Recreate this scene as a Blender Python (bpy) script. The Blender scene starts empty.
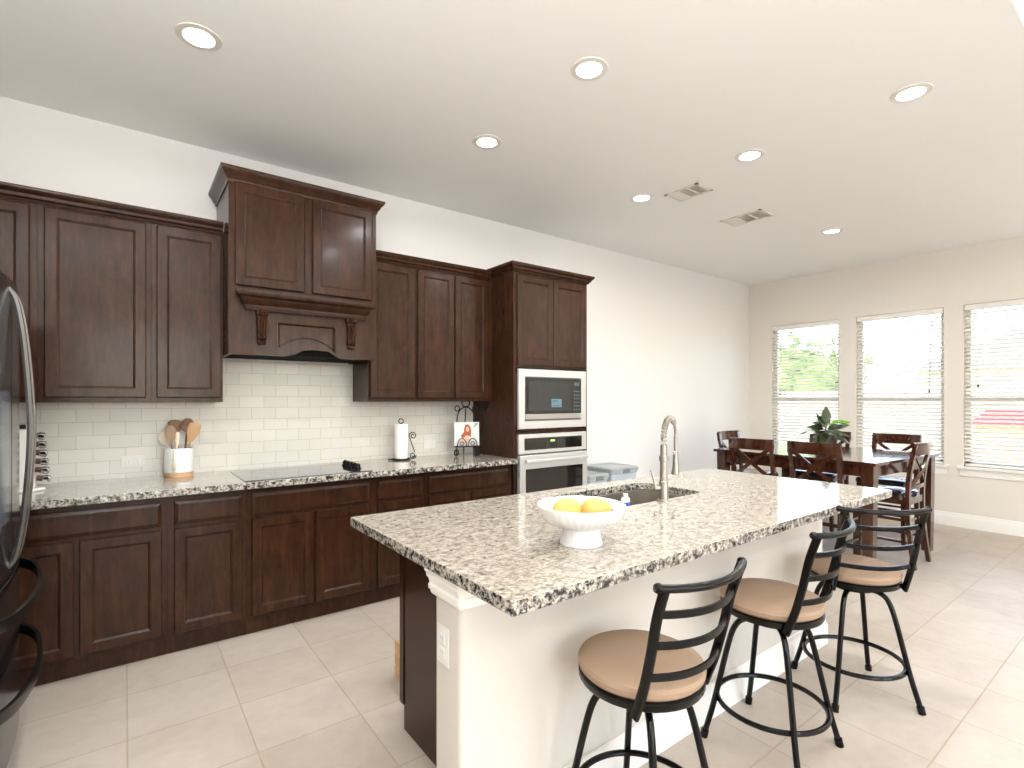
import bpy, bmesh, math, random
from mathutils import Vector, Matrix
PI = math.pi
C = bpy.context.scene.collection
SC = bpy.context.scene

# ------------------------------------------------------------------ camera, world, exposure
F_PX = 515.0
HC = 1.39
CEIL = 3.048
YW, XW = 3.93, 7.271          # kitchen wall plane, window wall plane
XL, YB = -1.15, -3.60         # left wall, wall behind the camera
cd = bpy.data.cameras.new('camera'); cam = bpy.data.objects.new('camera', cd); C.objects.link(cam)
cam.location = (0, 0, HC); cam.rotation_euler = (PI/2, 0, -math.atan2(0.6, 0.8))
cd.sensor_width = 36; cd.lens = 36*F_PX/1024; cd.shift_y = (399.5-384)/1024; cd.clip_start = .02
SC.camera = cam
w = bpy.data.worlds.new('sky'); SC.world = w; w.use_nodes = True
nt = w.node_tree; nt.nodes.clear()
sk = nt.nodes.new('ShaderNodeTexSky'); sk.sky_type = 'NISHITA'; sk.sun_disc = False
sk.sun_elevation = math.radians(50); sk.sun_rotation = math.radians(200); sk.air_density = 1.0; sk.dust_density = 1.0; sk.ozone_density = 1.0
bg = nt.nodes.new('ShaderNodeBackground'); bg.inputs[1].default_value = 1.15
hs = nt.nodes.new('ShaderNodeHueSaturation'); hs.inputs['Saturation'].default_value = .8
wo = nt.nodes.new('ShaderNodeOutputWorld')
nt.links.new(sk.outputs[0], hs.inputs['Color']); nt.links.new(hs.outputs[0], bg.inputs[0]); nt.links.new(bg.outputs[0], wo.inputs[0])
sd = bpy.data.lights.new('sun', 'SUN'); sd.energy = 4.0; sd.angle = math.radians(1.0); sd.color = (1, .96, .9)
so = bpy.data.objects.new('sun', sd); C.objects.link(so); so.rotation_euler = Vector((.55,-.45,-.75)).to_track_quat('-Z','Y').to_euler()
CAN_W = 10.5                   # watts of each recessed lamp
FILL_W = 105.0               # base watts of each fill lamp added behind the camera
SC.view_settings.view_transform = 'Standard'; SC.view_settings.look = 'None'
SC.view_settings.gamma = 1; SC.view_settings.use_curve_mapping = False
SC.view_settings.exposure = 0.44
SC.cycles.max_bounces = 8; SC.cycles.diffuse_bounces = 5; SC.cycles.glossy_bounces = 4
SC.cycles.transparent_max_bounces = 16; SC.cycles.sample_clamp_indirect = 6; SC.cycles.use_denoising = True
SC.cycles.caustics_reflective = False; SC.cycles.caustics_refractive = False

# ------------------------------------------------------------------ mesh helpers
class MB:
    def __init__(s): s.bm = bmesh.new()
    def face(s, vs):
        try: return s.bm.faces.new(vs)
        except ValueError: return None
    def box(s, x0, x1, y0, y1, z0, z1):
        v = [s.bm.verts.new(p) for p in ((x0,y0,z0),(x1,y0,z0),(x1,y1,z0),(x0,y1,z0),(x0,y0,z1),(x1,y0,z1),(x1,y1,z1),(x0,y1,z1))]
        for f in ((3,2,1,0),(4,5,6,7),(0,1,5,4),(1,2,6,5),(2,3,7,6),(3,0,4,7)): s.face([v[i] for i in f])
        return s
    def hexa(s, lo, hi):          # two quads bottom / top (each 4 points, CCW from above)
        v = [s.bm.verts.new(p) for p in list(lo)+list(hi)]
        for f in ((3,2,1,0),(4,5,6,7),(0,1,5,4),(1,2,6,5),(2,3,7,6),(3,0,4,7)): s.face([v[i] for i in f])
        return s
    def rings(s, rs, cap0=True, cap1=True, closed=False):
        V = [[s.bm.verts.new(p) for p in r] for r in rs]
        n = len(V[0]); m = len(V)
        for i in range(m if closed else m-1):
            a, b = V[i], V[(i+1) % m]
            for j in range(n): s.face([a[j], a[(j+1)%n], b[(j+1)%n], b[j]])
        if not closed:
            if cap0: s.face(list(reversed(V[0])))
            if cap1: s.face(V[-1])
        return s
    def sweep(s, path, prof, up=(0,0,1), closed=False, scale=None):
        P = [Vector(p) for p in path]; n = len(P); up = Vector(up); rs = []
        for i, p in enumerate(P):
            if closed: t = P[(i+1)%n]-P[i-1]
            else: t = P[min(i+1,n-1)]-P[max(i-1,0)]
            t.normalize(); sd_ = t.cross(up)
            if sd_.length < 1e-4: sd_ = Vector((1,0,0))
            sd_.normalize(); u = sd_.cross(t)
            k = scale[i] if scale else 1
            rs.append([p+sd_*a*k+u*b*k for a, b in prof])
        return s.rings(rs, closed=closed)
    def tube(s, path, r, seg=10, closed=False):
        P = [Vector(p) for p in path]; n = len(P); rs = []
        R = r if isinstance(r, (list, tuple)) else [r]*n
        ref = None
        for i, p in enumerate(P):
            if closed: t = P[(i+1)%n]-P[i-1]
            else: t = P[min(i+1,n-1)]-P[max(i-1,0)]
            t.normalize()
            if ref is None:
                ref = t.orthogonal().normalized()
                if closed and abs(t.z) < .9: ref = t.cross(Vector((0,0,1))).normalized()
            ref = (ref-t*ref.dot(t)).normalized(); b = t.cross(ref)
            rs.append([p+(ref*math.cos(2*PI*k/seg)+b*math.sin(2*PI*k/seg))*R[i] for k in range(seg)])
        return s.rings(rs, closed=closed)
    def lathe(s, prof, c=(0,0,0), seg=32, flute=0, nfl=0, cap0=True, cap1=True):
        rs = []
        for r, z in prof:
            rs.append([Vector((c[0]+max(r,1e-4)*(1+flute*math.cos(nfl*2*PI*k/seg))*math.cos(2*PI*k/seg), c[1]+max(r,1e-4)*(1+flute*math.cos(nfl*2*PI*k/seg))*math.sin(2*PI*k/seg), c[2]+z)) for k in range(seg)])
        return s.rings(rs, cap0, cap1)
    def cyl(s, a, b, r, seg=16, r2=None): return s.tube([a, b], [r, r if r2 is None else r2], seg)
    def ball(s, c, r, sx=1, sy=1, sz=1, seg=16, rot=None):
        rs = []; n = seg//2
        for i in range(n+1):
            th = -PI/2+PI*i/n
            ring = []
            for k in range(seg):
                v = Vector((max(math.cos(th),.01)*math.cos(2*PI*k/seg)*r*sx, max(math.cos(th),.01)*math.sin(2*PI*k/seg)*r*sy, math.sin(th)*r*sz))
                if rot: v = rot @ v
                ring.append(Vector(c)+v)
            rs.append(ring)
        return s.rings(rs)
    def prism(s, pts, y0, y1):    # polygon in XZ extruded along Y (pts CCW seen from -Y)
        return s.rings([[Vector((x, y1, z)) for x, z in pts], [Vector((x, y0, z)) for x, z in pts]])
    def inset_face(s, x0, x1, z0, z1, prof, y):   # nested rectangles facing -Y: (inset, depth) pairs
        rs = [[Vector((x0+i, y+d, z0+i)), Vector((x1-i, y+d, z0+i)), Vector((x1-i, y+d, z1-i)), Vector((x0+i, y+d, z1-i))] for i, d in prof]
        return s.rings(rs)
    def build(s, name, mat, parent=None, bevel=0, loc=None, xf=None, angle=32):
        bm = s.bm
        if xf: bmesh.ops.transform(bm, matrix=xf, verts=bm.verts)
        off = Vector((0,0,0)); p = parent
        while p is not None: off += Vector(p.location); p = p.parent
        if loc is not None: off += Vector(loc)
        if off.length: bmesh.ops.translate(bm, vec=-off, verts=bm.verts)
        bmesh.ops.recalc_face_normals(bm, faces=bm.faces)
        for f in bm.faces: f.smooth = True
        ca = math.radians(angle)
        for e in bm.edges:
            if len(e.link_faces) == 2:
                if e.calc_face_angle(0) > ca: e.smooth = False
            else: e.smooth = False
        me = bpy.data.meshes.new(name); bm.to_mesh(me); bm.free()
        ms = mat if isinstance(mat, (list, tuple)) else [mat]
        for m in ms: me.materials.append(m)
        o = bpy.data.objects.new(name, me); C.objects.link(o)
        if loc is not None: o.location = loc
        if parent is not None: o.parent = parent
        if bevel:
            b = o.modifiers.new('bevel', 'BEVEL'); b.width = bevel; b.segments = 2; b.limit_method = 'ANGLE'; b.angle_limit = math.radians(40)
            b.harden_normals = True
        return o

def thing(name, label, cat, loc=(0,0,0), rotz=0, group=None):
    o = bpy.data.objects.new(name, None); C.objects.link(o); o.location = loc; o.rotation_euler = (0,0,rotz)
    o.empty_display_size = .05
    o['label'] = label; o['category'] = cat
    if group: o['group'] = group
    return o
def tag(o, label, cat, group=None):
    o['label'] = label; o['category'] = cat
    if group: o['group'] = group
    return o
def struct(o): o['kind'] = 'structure'; return o
def dup(root, loc, rotz, label, group=None):
    def cp(o, par):
        c = o.copy(); C.objects.link(c); c.parent = par
        for ch in [x for x in kids[o]]: cp(ch, c)
        return c
    kids = {}
    def walk(o):
        kids[o] = [x for x in bpy.data.objects if x.parent == o]
        for x in kids[o]: walk(x)
    walk(root)
    r = cp(root, None); r.location = loc; r.rotation_euler = (0,0,rotz); r['label'] = label
    if group: r['group'] = group
    return r
def catmull(pts, n=6):
    P = [Vector(p) for p in pts]; out = []
    for i in range(len(P)-1):
        p0 = P[max(i-1,0)]; p1 = P[i]; p2 = P[i+1]; p3 = P[min(i+2,len(P)-1)]
        for k in range(n):
            t = k/n
            out.append(.5*((2*p1)+(p2-p0)*t+(2*p0-5*p1+4*p2-p3)*t*t+(3*p1-p0-3*p2+p3)*t**3))
    out.append(P[-1]); return out
def mitre(path, prof):            # path: open XY polyline, outward = right of travel; prof: (out, z) closed polygon
    P = [Vector((p[0], p[1], 0)) for p in path]; rs = []
    for i, p in enumerate(P):
        ns = []
        if i > 0: t = (P[i]-P[i-1]).normalized(); ns.append(Vector((t.y, -t.x, 0)))
        if i < len(P)-1: t = (P[i+1]-P[i]).normalized(); ns.append(Vector((t.y, -t.x, 0)))
        if len(ns) == 2: m = (ns[0]+ns[1]); m = m/(1+ns[0].dot(ns[1]))
        else: m = ns[0]
        rs.append([p+m*o+Vector((0,0,z)) for o, z in prof])
    return rs

# ------------------------------------------------------------------ materials
def lin(c):
    return tuple(((x/255)/12.92 if x/255 <= .04045 else (((x/255)+.055)/1.055)**2.4) for x in c)+(1,)
def mat(name, col, rough=.5, metal=0, coat=0, spec=.5, emit=0, ecol=None, bump=None):
    m = bpy.data.materials.new(name); m.use_nodes = True; b = m.node_tree.nodes['Principled BSDF']
    b.inputs['Base Color'].default_value = lin(col); b.inputs['Roughness'].default_value = rough
    b.inputs['Metallic'].default_value = metal; b.inputs['Coat Weight'].default_value = coat; b.inputs['Coat Roughness'].default_value = .12
    b.inputs['Specular IOR Level'].default_value = spec
    if emit: b.inputs['Emission Color'].default_value = lin(ecol or col); b.inputs['Emission Strength'].default_value = emit
    if bump:
        n = N(m); t = n.noise(bump[0], 3); n.bump(t, bump[1])
    return m
class N:
    def __init__(s, m): s.t = m.node_tree; s.b = s.t.nodes['Principled BSDF']; s.co = s.t.nodes.new('ShaderNodeTexCoord').outputs['Object']
    def new(s, ty): return s.t.nodes.new(ty)
    def link(s, a, b): s.t.links.new(a, b)
    def map(s, scale=(1,1,1), loc=(0,0,0), src=None, rot=(0,0,0)):
        m = s.new('ShaderNodeMapping'); m.inputs['Scale'].default_value = scale; m.inputs['Location'].default_value = loc; m.inputs['Rotation'].default_value = rot
        s.link(src or s.co, m.inputs['Vector']); return m.outputs[0]
    def noise(s, scale, detail=2, src=None, rough=.5, dist=0):
        n = s.new('ShaderNodeTexNoise'); n.inputs['Scale'].default_value = scale; n.inputs['Detail'].default_value = detail
        n.inputs['Roughness'].default_value = rough; n.inputs['Distortion'].default_value = dist
        s.link(src or s.co, n.inputs['Vector']); return n.outputs['Fac']
    def ramp(s, src, stops, interp='LINEAR'):
        r = s.new('ShaderNodeValToRGB'); r.color_ramp.interpolation = interp
        e = r.color_ramp.elements
        while len(e) < len(stops): e.new(.5)
        for i, (p, c) in enumerate(stops): e[i].position = p; e[i].color = lin(c)
        s.link(src, r.inputs[0]); return r.outputs[0]
    def mix(s, fac, a, b, mode='MIX'):
        m = s.new('ShaderNodeMix'); m.data_type = 'RGBA'; m.blend_type = mode
        for sock, v in ((m.inputs[0], fac), (m.inputs[6], a), (m.inputs[7], b)):
            if hasattr(v, 'is_linked'): s.link(v, sock)
            elif isinstance(v, (int, float)): sock.default_value = v
            else: sock.default_value = lin(v)
        return m.outputs[2]
    def bump(s, h, st, dist=.001):
        b = s.new('ShaderNodeBump'); b.inputs['Strength'].default_value = st; b.inputs['Distance'].default_value = dist
        s.link(h, b.inputs['Height']); s.link(b.outputs[0], s.b.inputs['Normal'])

M_wall = mat('wall_paint', (229, 227, 223), .85, bump=(180, .15))
M_wallw = mat('window_wall_paint', (226, 219, 209), .85, bump=(180, .15))
M_ceil = mat('ceiling_paint', (238, 237, 234), .9, bump=(120, .3))
M_trim = mat('white_trim_paint', (238, 235, 229), .35)
M_island = mat('island_drywall', (198, 191, 182), .8, bump=(150, .3))
def wood_mat(name, c0, c1, c2, rough, coat):
    m = mat(name, c1, rough, coat=coat); n = N(m)
    g = n.noise(3.0, 5, n.map((9, 9, 1.0)), .6, .6)
    blot = n.noise(5.5, 3, n.map((1.5, 1.5, 1)), .6, .8)
    fine = n.noise(60, 3, n.map((4, 4, .35)), .6)
    c = n.ramp(g, [(.3, c0), (.52, c1), (.72, c2)])
    c = n.mix(.35, c, n.ramp(blot, [(.35, c0), (.65, c2)]))
    c = n.mix(.25, c, n.ramp(fine, [(.35, c0), (.65, c2)]))
    n.b.inputs['Specular IOR Level'].default_value = .16
    n.link(c, n.b.inputs['Base Color']); n.bump(fine, .08)
    return m
M_wood = wood_mat('espresso_maple', (33, 18, 10), (49, 29, 18), (67, 41, 26), .24, .08)
M_wood_red = wood_mat('dining_wood', (36, 18, 11), (60, 31, 19), (84, 46, 29), .10, 1.0)
M_dark = mat('black_grille', (14, 10, 8), .6)  # plain black of the refrigerator base grille
def granite(name, spec_edge=0.0):
    m = mat(name, (200, 190, 175), .07, coat=.3); n = N(m)
    a = n.noise(27, 7, n.map((1, 1.5, 1)), .74, .6); b = n.noise(75, 4, None, .75); c = n.noise(12, 3, None, .6)
    v = n.new('ShaderNodeTexVoronoi'); v.inputs['Scale'].default_value = 95; n.link(n.co, v.inputs['Vector'])
    col = n.ramp(a, [(.36, (44, 41, 40)), (.43, (104, 94, 85)), (.49, (148, 138, 125)), (.57, (188, 180, 167)), (.75, (208, 202, 192))])
    col2 = n.ramp(b, [(.34, (48, 45, 44)), (.45, (138, 128, 115)), (.6, (198, 191, 179))])
    col = n.mix(.42, col, col2)
    spk = n.ramp(v.outputs['Color'], [(.10, (0, 0, 0)), (.20, (255, 255, 255))])
    col = n.mix(n.ramp(c, [(.35, (0,0,0)), (.65, (150,150,150))]), col, (172, 161, 145))
    col = n.mix(.35, col, n.mix(1.0, col, spk, 'MULTIPLY'))
    n.link(col, n.b.inputs['Base Color'])
    return m
M_granite = granite('speckled_granite')
def edge_granite():
    m = mat('granite_cut_edge', (150, 145, 140), .12, coat=.3); n = N(m)
    a = n.noise(55, 5, None, .75, .3)
    n.link(n.ramp(a, [(.41, (20, 21, 26)), (.46, (74, 73, 74)), (.52, (150, 143, 132)), (.66, (206, 198, 184))]), n.b.inputs['Base Color'])
    return m
M_granite_edge = edge_granite()
def floor_mat():
    m = mat('ceramic_floor_tile', (214, 204, 190), .42, spec=.2); n = N(m)
    br = n.new('ShaderNodeTexBrick'); br.offset = 0; br.squash = 1
    br.inputs['Scale'].default_value = 1; br.inputs['Brick Width'].default_value = .412; br.inputs['Row Height'].default_value = .401
    br.inputs['Mortar Size'].default_value = .0036; br.inputs['Mortar Smooth'].default_value = .3; br.inputs['Bias'].default_value = 0
    br.inputs['Color1'].default_value = lin((180, 170, 159)); br.inputs['Color2'].default_value = lin((187, 178, 168)); br.inputs['Mortar'].default_value = lin((170, 155, 136))
    n.link(n.map((1,1,1), (-.005, -.214, 0)), br.inputs['Vector'])
    c = n.noise(3.5, 5, None, .6, .8); c2 = n.noise(14, 4, None, .6)
    col = n.mix(.5, br.outputs['Color'], n.mix(1.0, br.outputs['Color'], n.ramp(c, [(.3, (226, 218, 208)), (.7, (255, 253, 250))]), 'MULTIPLY'))
    col = n.mix(.25, col, n.mix(1.0, col, n.ramp(c2, [(.3, (225, 216, 205)), (.7, (255, 255, 255))]), 'MULTIPLY'))
    n.link(col, n.b.inputs['Base Color']); 
    inv = n.new('ShaderNodeMath'); inv.operation = 'SUBTRACT'; inv.inputs[0].default_value = 1; n.link(br.outputs['Fac'], inv.inputs[1])
    n.bump(inv.outputs[0], .35, .002)
    return m
M_floor = floor_mat()
def splash_mat():
    m = mat('white_subway_tile', (232, 228, 220), .2, spec=.3); n = N(m)
    br = n.new('ShaderNodeTexBrick'); br.offset = .5; br.inputs['Scale'].default_value = 1
    br.inputs['Brick Width'].default_value = .1545; br.inputs['Row Height'].default_value = .0785; br.inputs['Mortar Size'].default_value = .0016
    br.inputs['Mortar Smooth'].default_value = .2; br.inputs['Bias'].default_value = 0
    br.inputs['Color1'].default_value = lin((212, 207, 199)); br.inputs['Color2'].default_value = lin((219, 214, 206)); br.inputs['Mortar'].default_value = lin((184, 178, 169))
    n.link(n.map((1,1,1), (0,0,0), None, (-PI/2, 0, 0)), br.inputs['Vector'])
    n.link(br.outputs['Color'], n.b.inputs['Base Color'])
    inv = n.new('ShaderNodeMath'); inv.operation = 'SUBTRACT'; inv.inputs[0].default_value = 1; n.link(br.outputs['Fac'], inv.inputs[1])
    n.bump(inv.outputs[0], .3, .0015)
    return m
M_splash = splash_mat()
M_steel = mat('brushed_stainless', (205, 203, 200), .34, 1.0)
M_steel_w = mat('bright_stainless', (208, 207, 204), .42, .55)
M_chrome = mat('chrome', (220, 220, 222), .08, 1.0)
M_nickel = mat('brushed_nickel', (170, 162, 152), .28, .9)
M_blackglass = mat('black_glass', (10, 11, 13), .04, coat=.5)
M_ovenglass = mat('oven_glass', (38, 42, 44), .06, coat=.4)
M_fridge = mat('black_stainless', (34, 33, 35), .22, .6, coat=.3)
M_handle = mat('dark_steel_handle', (120, 118, 118), .24, 1.0)
M_handled = mat('charcoal_steel_handle', (66, 64, 65), .26, .9)
M_stool = mat('black_powder_coated_steel', (7, 6, 6), .2, 0, spec=.22)
M_seat = mat('tan_suede', (146, 122, 101), .95, bump=(90, .5))
M_white = mat('white_ceramic', (222, 221, 220), .3)
M_whitep = mat('white_plastic', (222, 217, 209), .4)
M_blind = mat('white_blind_slat', (238, 235, 228), .5)
M_vinyl = mat('white_vinyl_frame', (236, 234, 226), .45)
M_greyp = mat('grey_plastic', (120, 122, 122), .5)
M_iron = mat('wrought_iron', (20, 17, 15), .45, .6)
M_paper = mat('paper_towel', (240, 238, 234), .95, bump=(220, .6))
M_spoonw = mat('beech_wood', (196, 158, 116), .6)
M_spoond = mat('brown_silicone', (128, 96, 72), .6)
M_spoonc = mat('cream_silicone', (226, 212, 190), .5)
M_lamp = mat('lamp_lens', (255, 250, 240), .5, emit=9, ecol=(255, 247, 235))
M_fruit = mat('lemon_peel', (218, 158, 84), .45, bump=(160, .6))
M_leaf = mat('green_leaf', (40, 54, 26), .3, coat=.4)
M_leafb = mat('bright_leaf', (96, 140, 26), .35, coat=.3)
M_pot = mat('dark_glazed_pot', (44, 30, 26), .3)
M_soil = mat('soil', (40, 28, 20), .95)
def glass_mat(name='window_glass'):
    m = bpy.data.materials.new(name); m.use_nodes = True; t = m.node_tree; t.nodes.clear()
    o = t.nodes.new('ShaderNodeOutputMaterial'); mx = t.nodes.new('ShaderNodeMixShader'); tr = t.nodes.new('ShaderNodeBsdfTransparent')
    gl = t.nodes.new('ShaderNodeBsdfGlossy'); gl.inputs['Roughness'].default_value = .01; fr = t.nodes.new('ShaderNodeFresnel'); fr.inputs['IOR'].default_value = 1.3
    t.links.new(fr.outputs[0], mx.inputs[0]); t.links.new(tr.outputs[0], mx.inputs[1]); t.links.new(gl.outputs[0], mx.inputs[2]); t.links.new(mx.outputs[0], o.inputs[0])
    return m
M_glass = glass_mat()

# ------------------------------------------------------------------ room shell
T = .15
struct(MB().box(XL-T, XW+T, YB-T, YW+T, -.1, 0).build('floor', M_floor))
YC = .465                                       # where the kitchen ceiling stops at a raised living-room ceiling
mb = MB(); mb.box(XL-T, XW+T, YC, YW+T, CEIL, CEIL+.42).box(XL-T, XW+T, YB-T, YC, CEIL+.30, CEIL+.42)
struct(mb.build('ceiling', M_ceil))
struct(MB().box(XL-T, XW+T, YW, YW+T, 0, CEIL).build('wall_kitchen', M_wall))
struct(MB().box(XL-T, XL, YB-T, YW, 0, CEIL+.30).build('wall_left', M_wall))
WINS = [(2.749, 3.612), (1.70, 2.563), (.669, 1.532)]
WZ0, WZ1 = .66, 2.415
def wall_x(xa, xb, y0, y1, z1, holes, z0h, z1h):
    m = MB(); ys = y0
    for a, b in sorted(holes):
        m.box(xa, xb, ys, a, 0, z1); m.box(xa, xb, a, b, 0, z0h); m.box(xa, xb, a, b, z1h, z1); ys = b
    m.box(xa, xb, ys, y1, 0, z1); return m
struct(wall_x(XW, XW+T, YC, YW, CEIL, WINS, WZ0, WZ1).build('wall_right', M_wallw))
struct(MB().box(XW, XW+T, YB-T, YC, 0, CEIL+.30).build('wall_right_living', M_wallw))
FILL_WINS = [(-.6, 1.2), (2.0, 3.8)]  # unseen openings added in the back wall to let in fill daylight
m = MB(); xs = XL
for a, b in FILL_WINS:
    m.box(xs, a, YB-T, YB, 0, CEIL+.3); m.box(a, b, YB-T, YB, 0, .3); m.box(a, b, YB-T, YB, 2.6, CEIL+.3); xs = b
m.box(xs, XW, YB-T, YB, 0, CEIL+.3); struct(m.build('wall_back', M_wallw))
def portal(loc, rot, sx, sy):
    l = bpy.data.lights.new('window_portal', 'AREA'); l.shape = 'RECTANGLE'; l.size = sx; l.size_y = sy; l.cycles.is_portal = True
    o = bpy.data.objects.new('window_portal', l); C.objects.link(o); o.location = loc; o.rotation_euler = rot
for i, (a, b) in enumerate(FILL_WINS):
    portal(((a+b)/2, YB-T-.02, 1.45), (PI/2, 0, 0), b-a, 2.3)
    g = MB(); f = MB()
    for x in (a, (a+b)/2-.03, b-.06): f.box(x, x+.06, YB-.11, YB-.05, .3, 2.6)
    f.box(a, b, YB-.11, YB-.05, .3, .36).box(a, b, YB-.11, YB-.05, 2.54, 2.6)
    fo = struct(f.build('window_%d' % (i+4), M_vinyl)); MB().box(a+.05, b-.05, YB-.085, YB-.08, .35, 2.55).build('pane', M_glass, fo)  # frame and pane of an added, unseen fill window
base_prof = [(0, 0), (.016, 0), (.016, .10), (.012, .115), (.008, .125), (.006, .145), (0, .148)]
def baseboard(path, name, mt=M_trim):
    return struct(MB().rings(mitre(path, base_prof)).build(name, mt))
baseboard([(XW, YW), (XW, YB)], 'baseboard_right')
baseboard([(3.36, YW), (XW-.017, YW)], 'baseboard_kitchen')
# windows with drywall returns, sash, sill and apron
for i, (a, b) in enumerate(WINS):
    f = MB(); x0, x1 = XW+.086, XW+.135
    f.box(x0, x1, a, a+.045, WZ0, WZ1).box(x0, x1, b-.045, b, WZ0, WZ1).box(x0, x1, a, b, WZ1-.045, WZ1).box(x0, x1, a, b, WZ0, WZ0+.05)
    f.box(x0-.01, x1, a, b, 1.375, 1.43)
    fo = struct(f.build('window_%d' % (i+1), M_vinyl))
    MB().box(XW+.11, XW+.114, a+.04, b-.04, WZ0+.045, WZ1-.04).build('pane', M_glass, fo)
    s = MB(); s.box(XW-.0005, XW+.085, a+.0005, b-.0005, WZ0+.0005, WZ0+.006)
    s.box(XW-.035, XW-.0005, a-.05, b+.05, WZ0-.022, WZ0+.006)
    s.box(XW-.014, XW-.0, a-.03, b+.03, WZ0-.10, WZ0-.022)
    s.build('window_sill', M_trim, fo, bevel=.003)
    portal((XW+T+.02, (a+b)/2, (WZ0+WZ1)/2), (0, PI/2, 0), WZ1-WZ0, b-a)
# blinds
blab = ['white slatted blind in the window nearest the kitchen wall, green tree behind', 'white slatted blind in the middle window with a long hanging cord', 'white slatted blind in the window cut by the right edge of the photo']
for i, (a, b) in enumerate(WINS):
    t = thing('window_blind', blab[i], 'blind', (XW+.045, (a+b)/2, WZ0), 0, 'blinds in the dining windows')
    MB().box(XW+.012, XW+.075, a+.006, b-.006, WZ1-.062, WZ1-.002).build('headrail', M_blind, t, bevel=.003)
    s = MB(); n = 38; pit = (WZ1-.08-(WZ0+.05))/n; ang = math.radians(27)
    for k in range(n):
        z = WZ0+.05+pit*(k+.5); dx = .024*math.cos(ang); dz = .024*math.sin(ang); cx = XW+.044
        y0, y1 = a+.004, b-.004; h = .0028
        s.hexa([(cx-dx, y0, z-dz), (cx+dx, y0, z+dz), (cx+dx, y1, z+dz), (cx-dx, y1, z-dz)], [(cx-dx, y0, z-dz+h), (cx+dx, y0, z+dz+h), (cx+dx, y1, z+dz+h), (cx-dx, y1, z-dz+h)])
    s.build('slats', M_blind, t)
    MB().box(XW+.022, XW+.07, a+.012, b-.012, WZ0+.012, WZ0+.035).build('bottom_rail', M_blind, t, bevel=.003)
    c = MB()
    for yy in (a+.13, b-.13):
        c.tube([(XW+.018, yy, WZ0+.03), (XW+.018, yy, WZ1-.06)], .0013, 6)
    c.build('ladder_cord', M_blind, t)
    ends = [(b-.12, 1.47), (a+.13, 1.48), (b-.12, 1.53)][i]
    yy, ze = ends; co = MB().tube([(XW+.006, yy, ze+.02), (XW+.006, yy-.01, 1.9), (XW+.012, yy-.03, WZ1-.05)], .0016 if i != 1 else .0025, 6).build('pull_cord', M_greyp if i == 1 else M_blind, t)
    MB().lathe([(.003, .03), (.008, .02), (.009, 0), (.004, -.004)], (XW+.006, yy, ze-.01), 10).build('tassel', M_iron, co)

# ------------------------------------------------------------------ outdoors beyond the windows
M_grass = mat('dry_lawn', (178, 168, 112), .95); n = N(M_grass); n.link(n.ramp(n.noise(2.5, 5), [(.35, (150, 150, 92)), (.65, (206, 190, 134))]), n.b.inputs['Base Color'])
struct(MB().box(XW+T, 60, -30, 40, -.35, -.15).build('ground_outside', M_grass))
struct(MB().box(-30, 60, -40, YB-T-.01, -.35, -.16).build('ground_behind', mat('bounce_patio', (214, 212, 208), .9)))  # unseen pale patio, added bright to bounce sunlight up through the back windows
M_fence = mat('weathered_fence', (186, 178, 168), .85)
def fence(x, y0, y1):
    t = thing('wooden_fence', 'weathered wooden board fence across the yard outside the windows', 'fence', (x, y0, -.15))
    f = MB(); y = y0; rnd = random.Random(3)
    while y < y1: f.box(x, x+.02, y, y+.135, -.15, 1.62+rnd.uniform(-.01, .01)); y += .14
    f.build('board_panel', M_fence, t)
    r = MB(); r.box(x+.02, x+.06, y0, y1, .1, .19).box(x+.02, x+.06, y0, y1, 1.3, 1.39); r.build('rail', M_fence, t)
    return t
fence(14.5, -8, 14)
def blob_tree(name, label, x, y, h, r, zc):
    t = thing(name, label, 'tree', (x, y, -.15)); rnd = random.Random(int(x*7+y*3))
    MB().tube([(x, y, -.15), (x+.05, y+.1, h*.3), (x, y, h*.62)], [.16, .12, .07], 10).build('trunk', mat('bark', (92, 76, 60), .9), t)
    c = MB()
    for k in range(900):
        a, e = rnd.uniform(0, 2*PI), math.asin(rnd.uniform(-.8, 1)); q = r*rnd.uniform(.72, 1.02)*(1+.12*math.sin(3*a)+.1*math.sin(5*e+a))
        p = Vector((x+q*math.cos(a)*math.cos(e), y+q*math.sin(a)*math.cos(e), zc+q*.9*math.sin(e)))
        d = Vector((rnd.uniform(-1,1), rnd.uniform(-1,1), rnd.uniform(-1,1))).normalized(); u = d.orthogonal().normalized(); s_ = rnd.uniform(.12, .24)
        vs = [c.bm.verts.new(p+d*s_), c.bm.verts.new(p+u*s_*.6), c.bm.verts.new(p-d*s_), c.bm.verts.new(p-u*s_*.6)]; c.bm.faces.new(vs)
    c.ball((x, y, zc), r*.8, 1, 1, .9, 20)
    c.build('foliage', M_tree, t)
M_tree = mat('tree_foliage', (96, 122, 60), .9); n = N(M_tree); n.link(n.ramp(n.noise(3, 5), [(.35, (66, 92, 40)), (.65, (142, 166, 88))]), n.b.inputs['Base Color'])
blob_tree('yard_tree', 'rounded green tree outside the window nearest the kitchen wall', 18.5, 8.6, 3.2, 2.35, 1.5)
M_siding = mat('pale_siding', (205, 198, 186), .8); M_roof = mat('grey_shingles', (120, 116, 118), .9)
t = thing('neighbour_house', 'pale neighbouring house with grey shingled roof beyond the fence', 'house', (30, 4, -.15))
MB().box(27, 35, -4, 7.2, -.15, 2.6).build('wall', M_siding, t)
MB().rings([[Vector((26.6, y, 2.6)), Vector((35.4, y, 2.6)), Vector((31, yy, 4.6))] for y, yy in ((-4.4, -2.2), (7.6, 4.2))]).build('roof', M_roof, t)
M_red = mat('red_paint', (172, 44, 48), .5)
t = thing('storage_shed', 'low red shed in the yard outside the right-hand window', 'shed', (12.4, 1.35, -.15))
MB().box(11.9, 12.9, .2, 2.35, -.15, .95).build('wall', mat('shed_siding', (214, 196, 150), .8), t)
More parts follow.
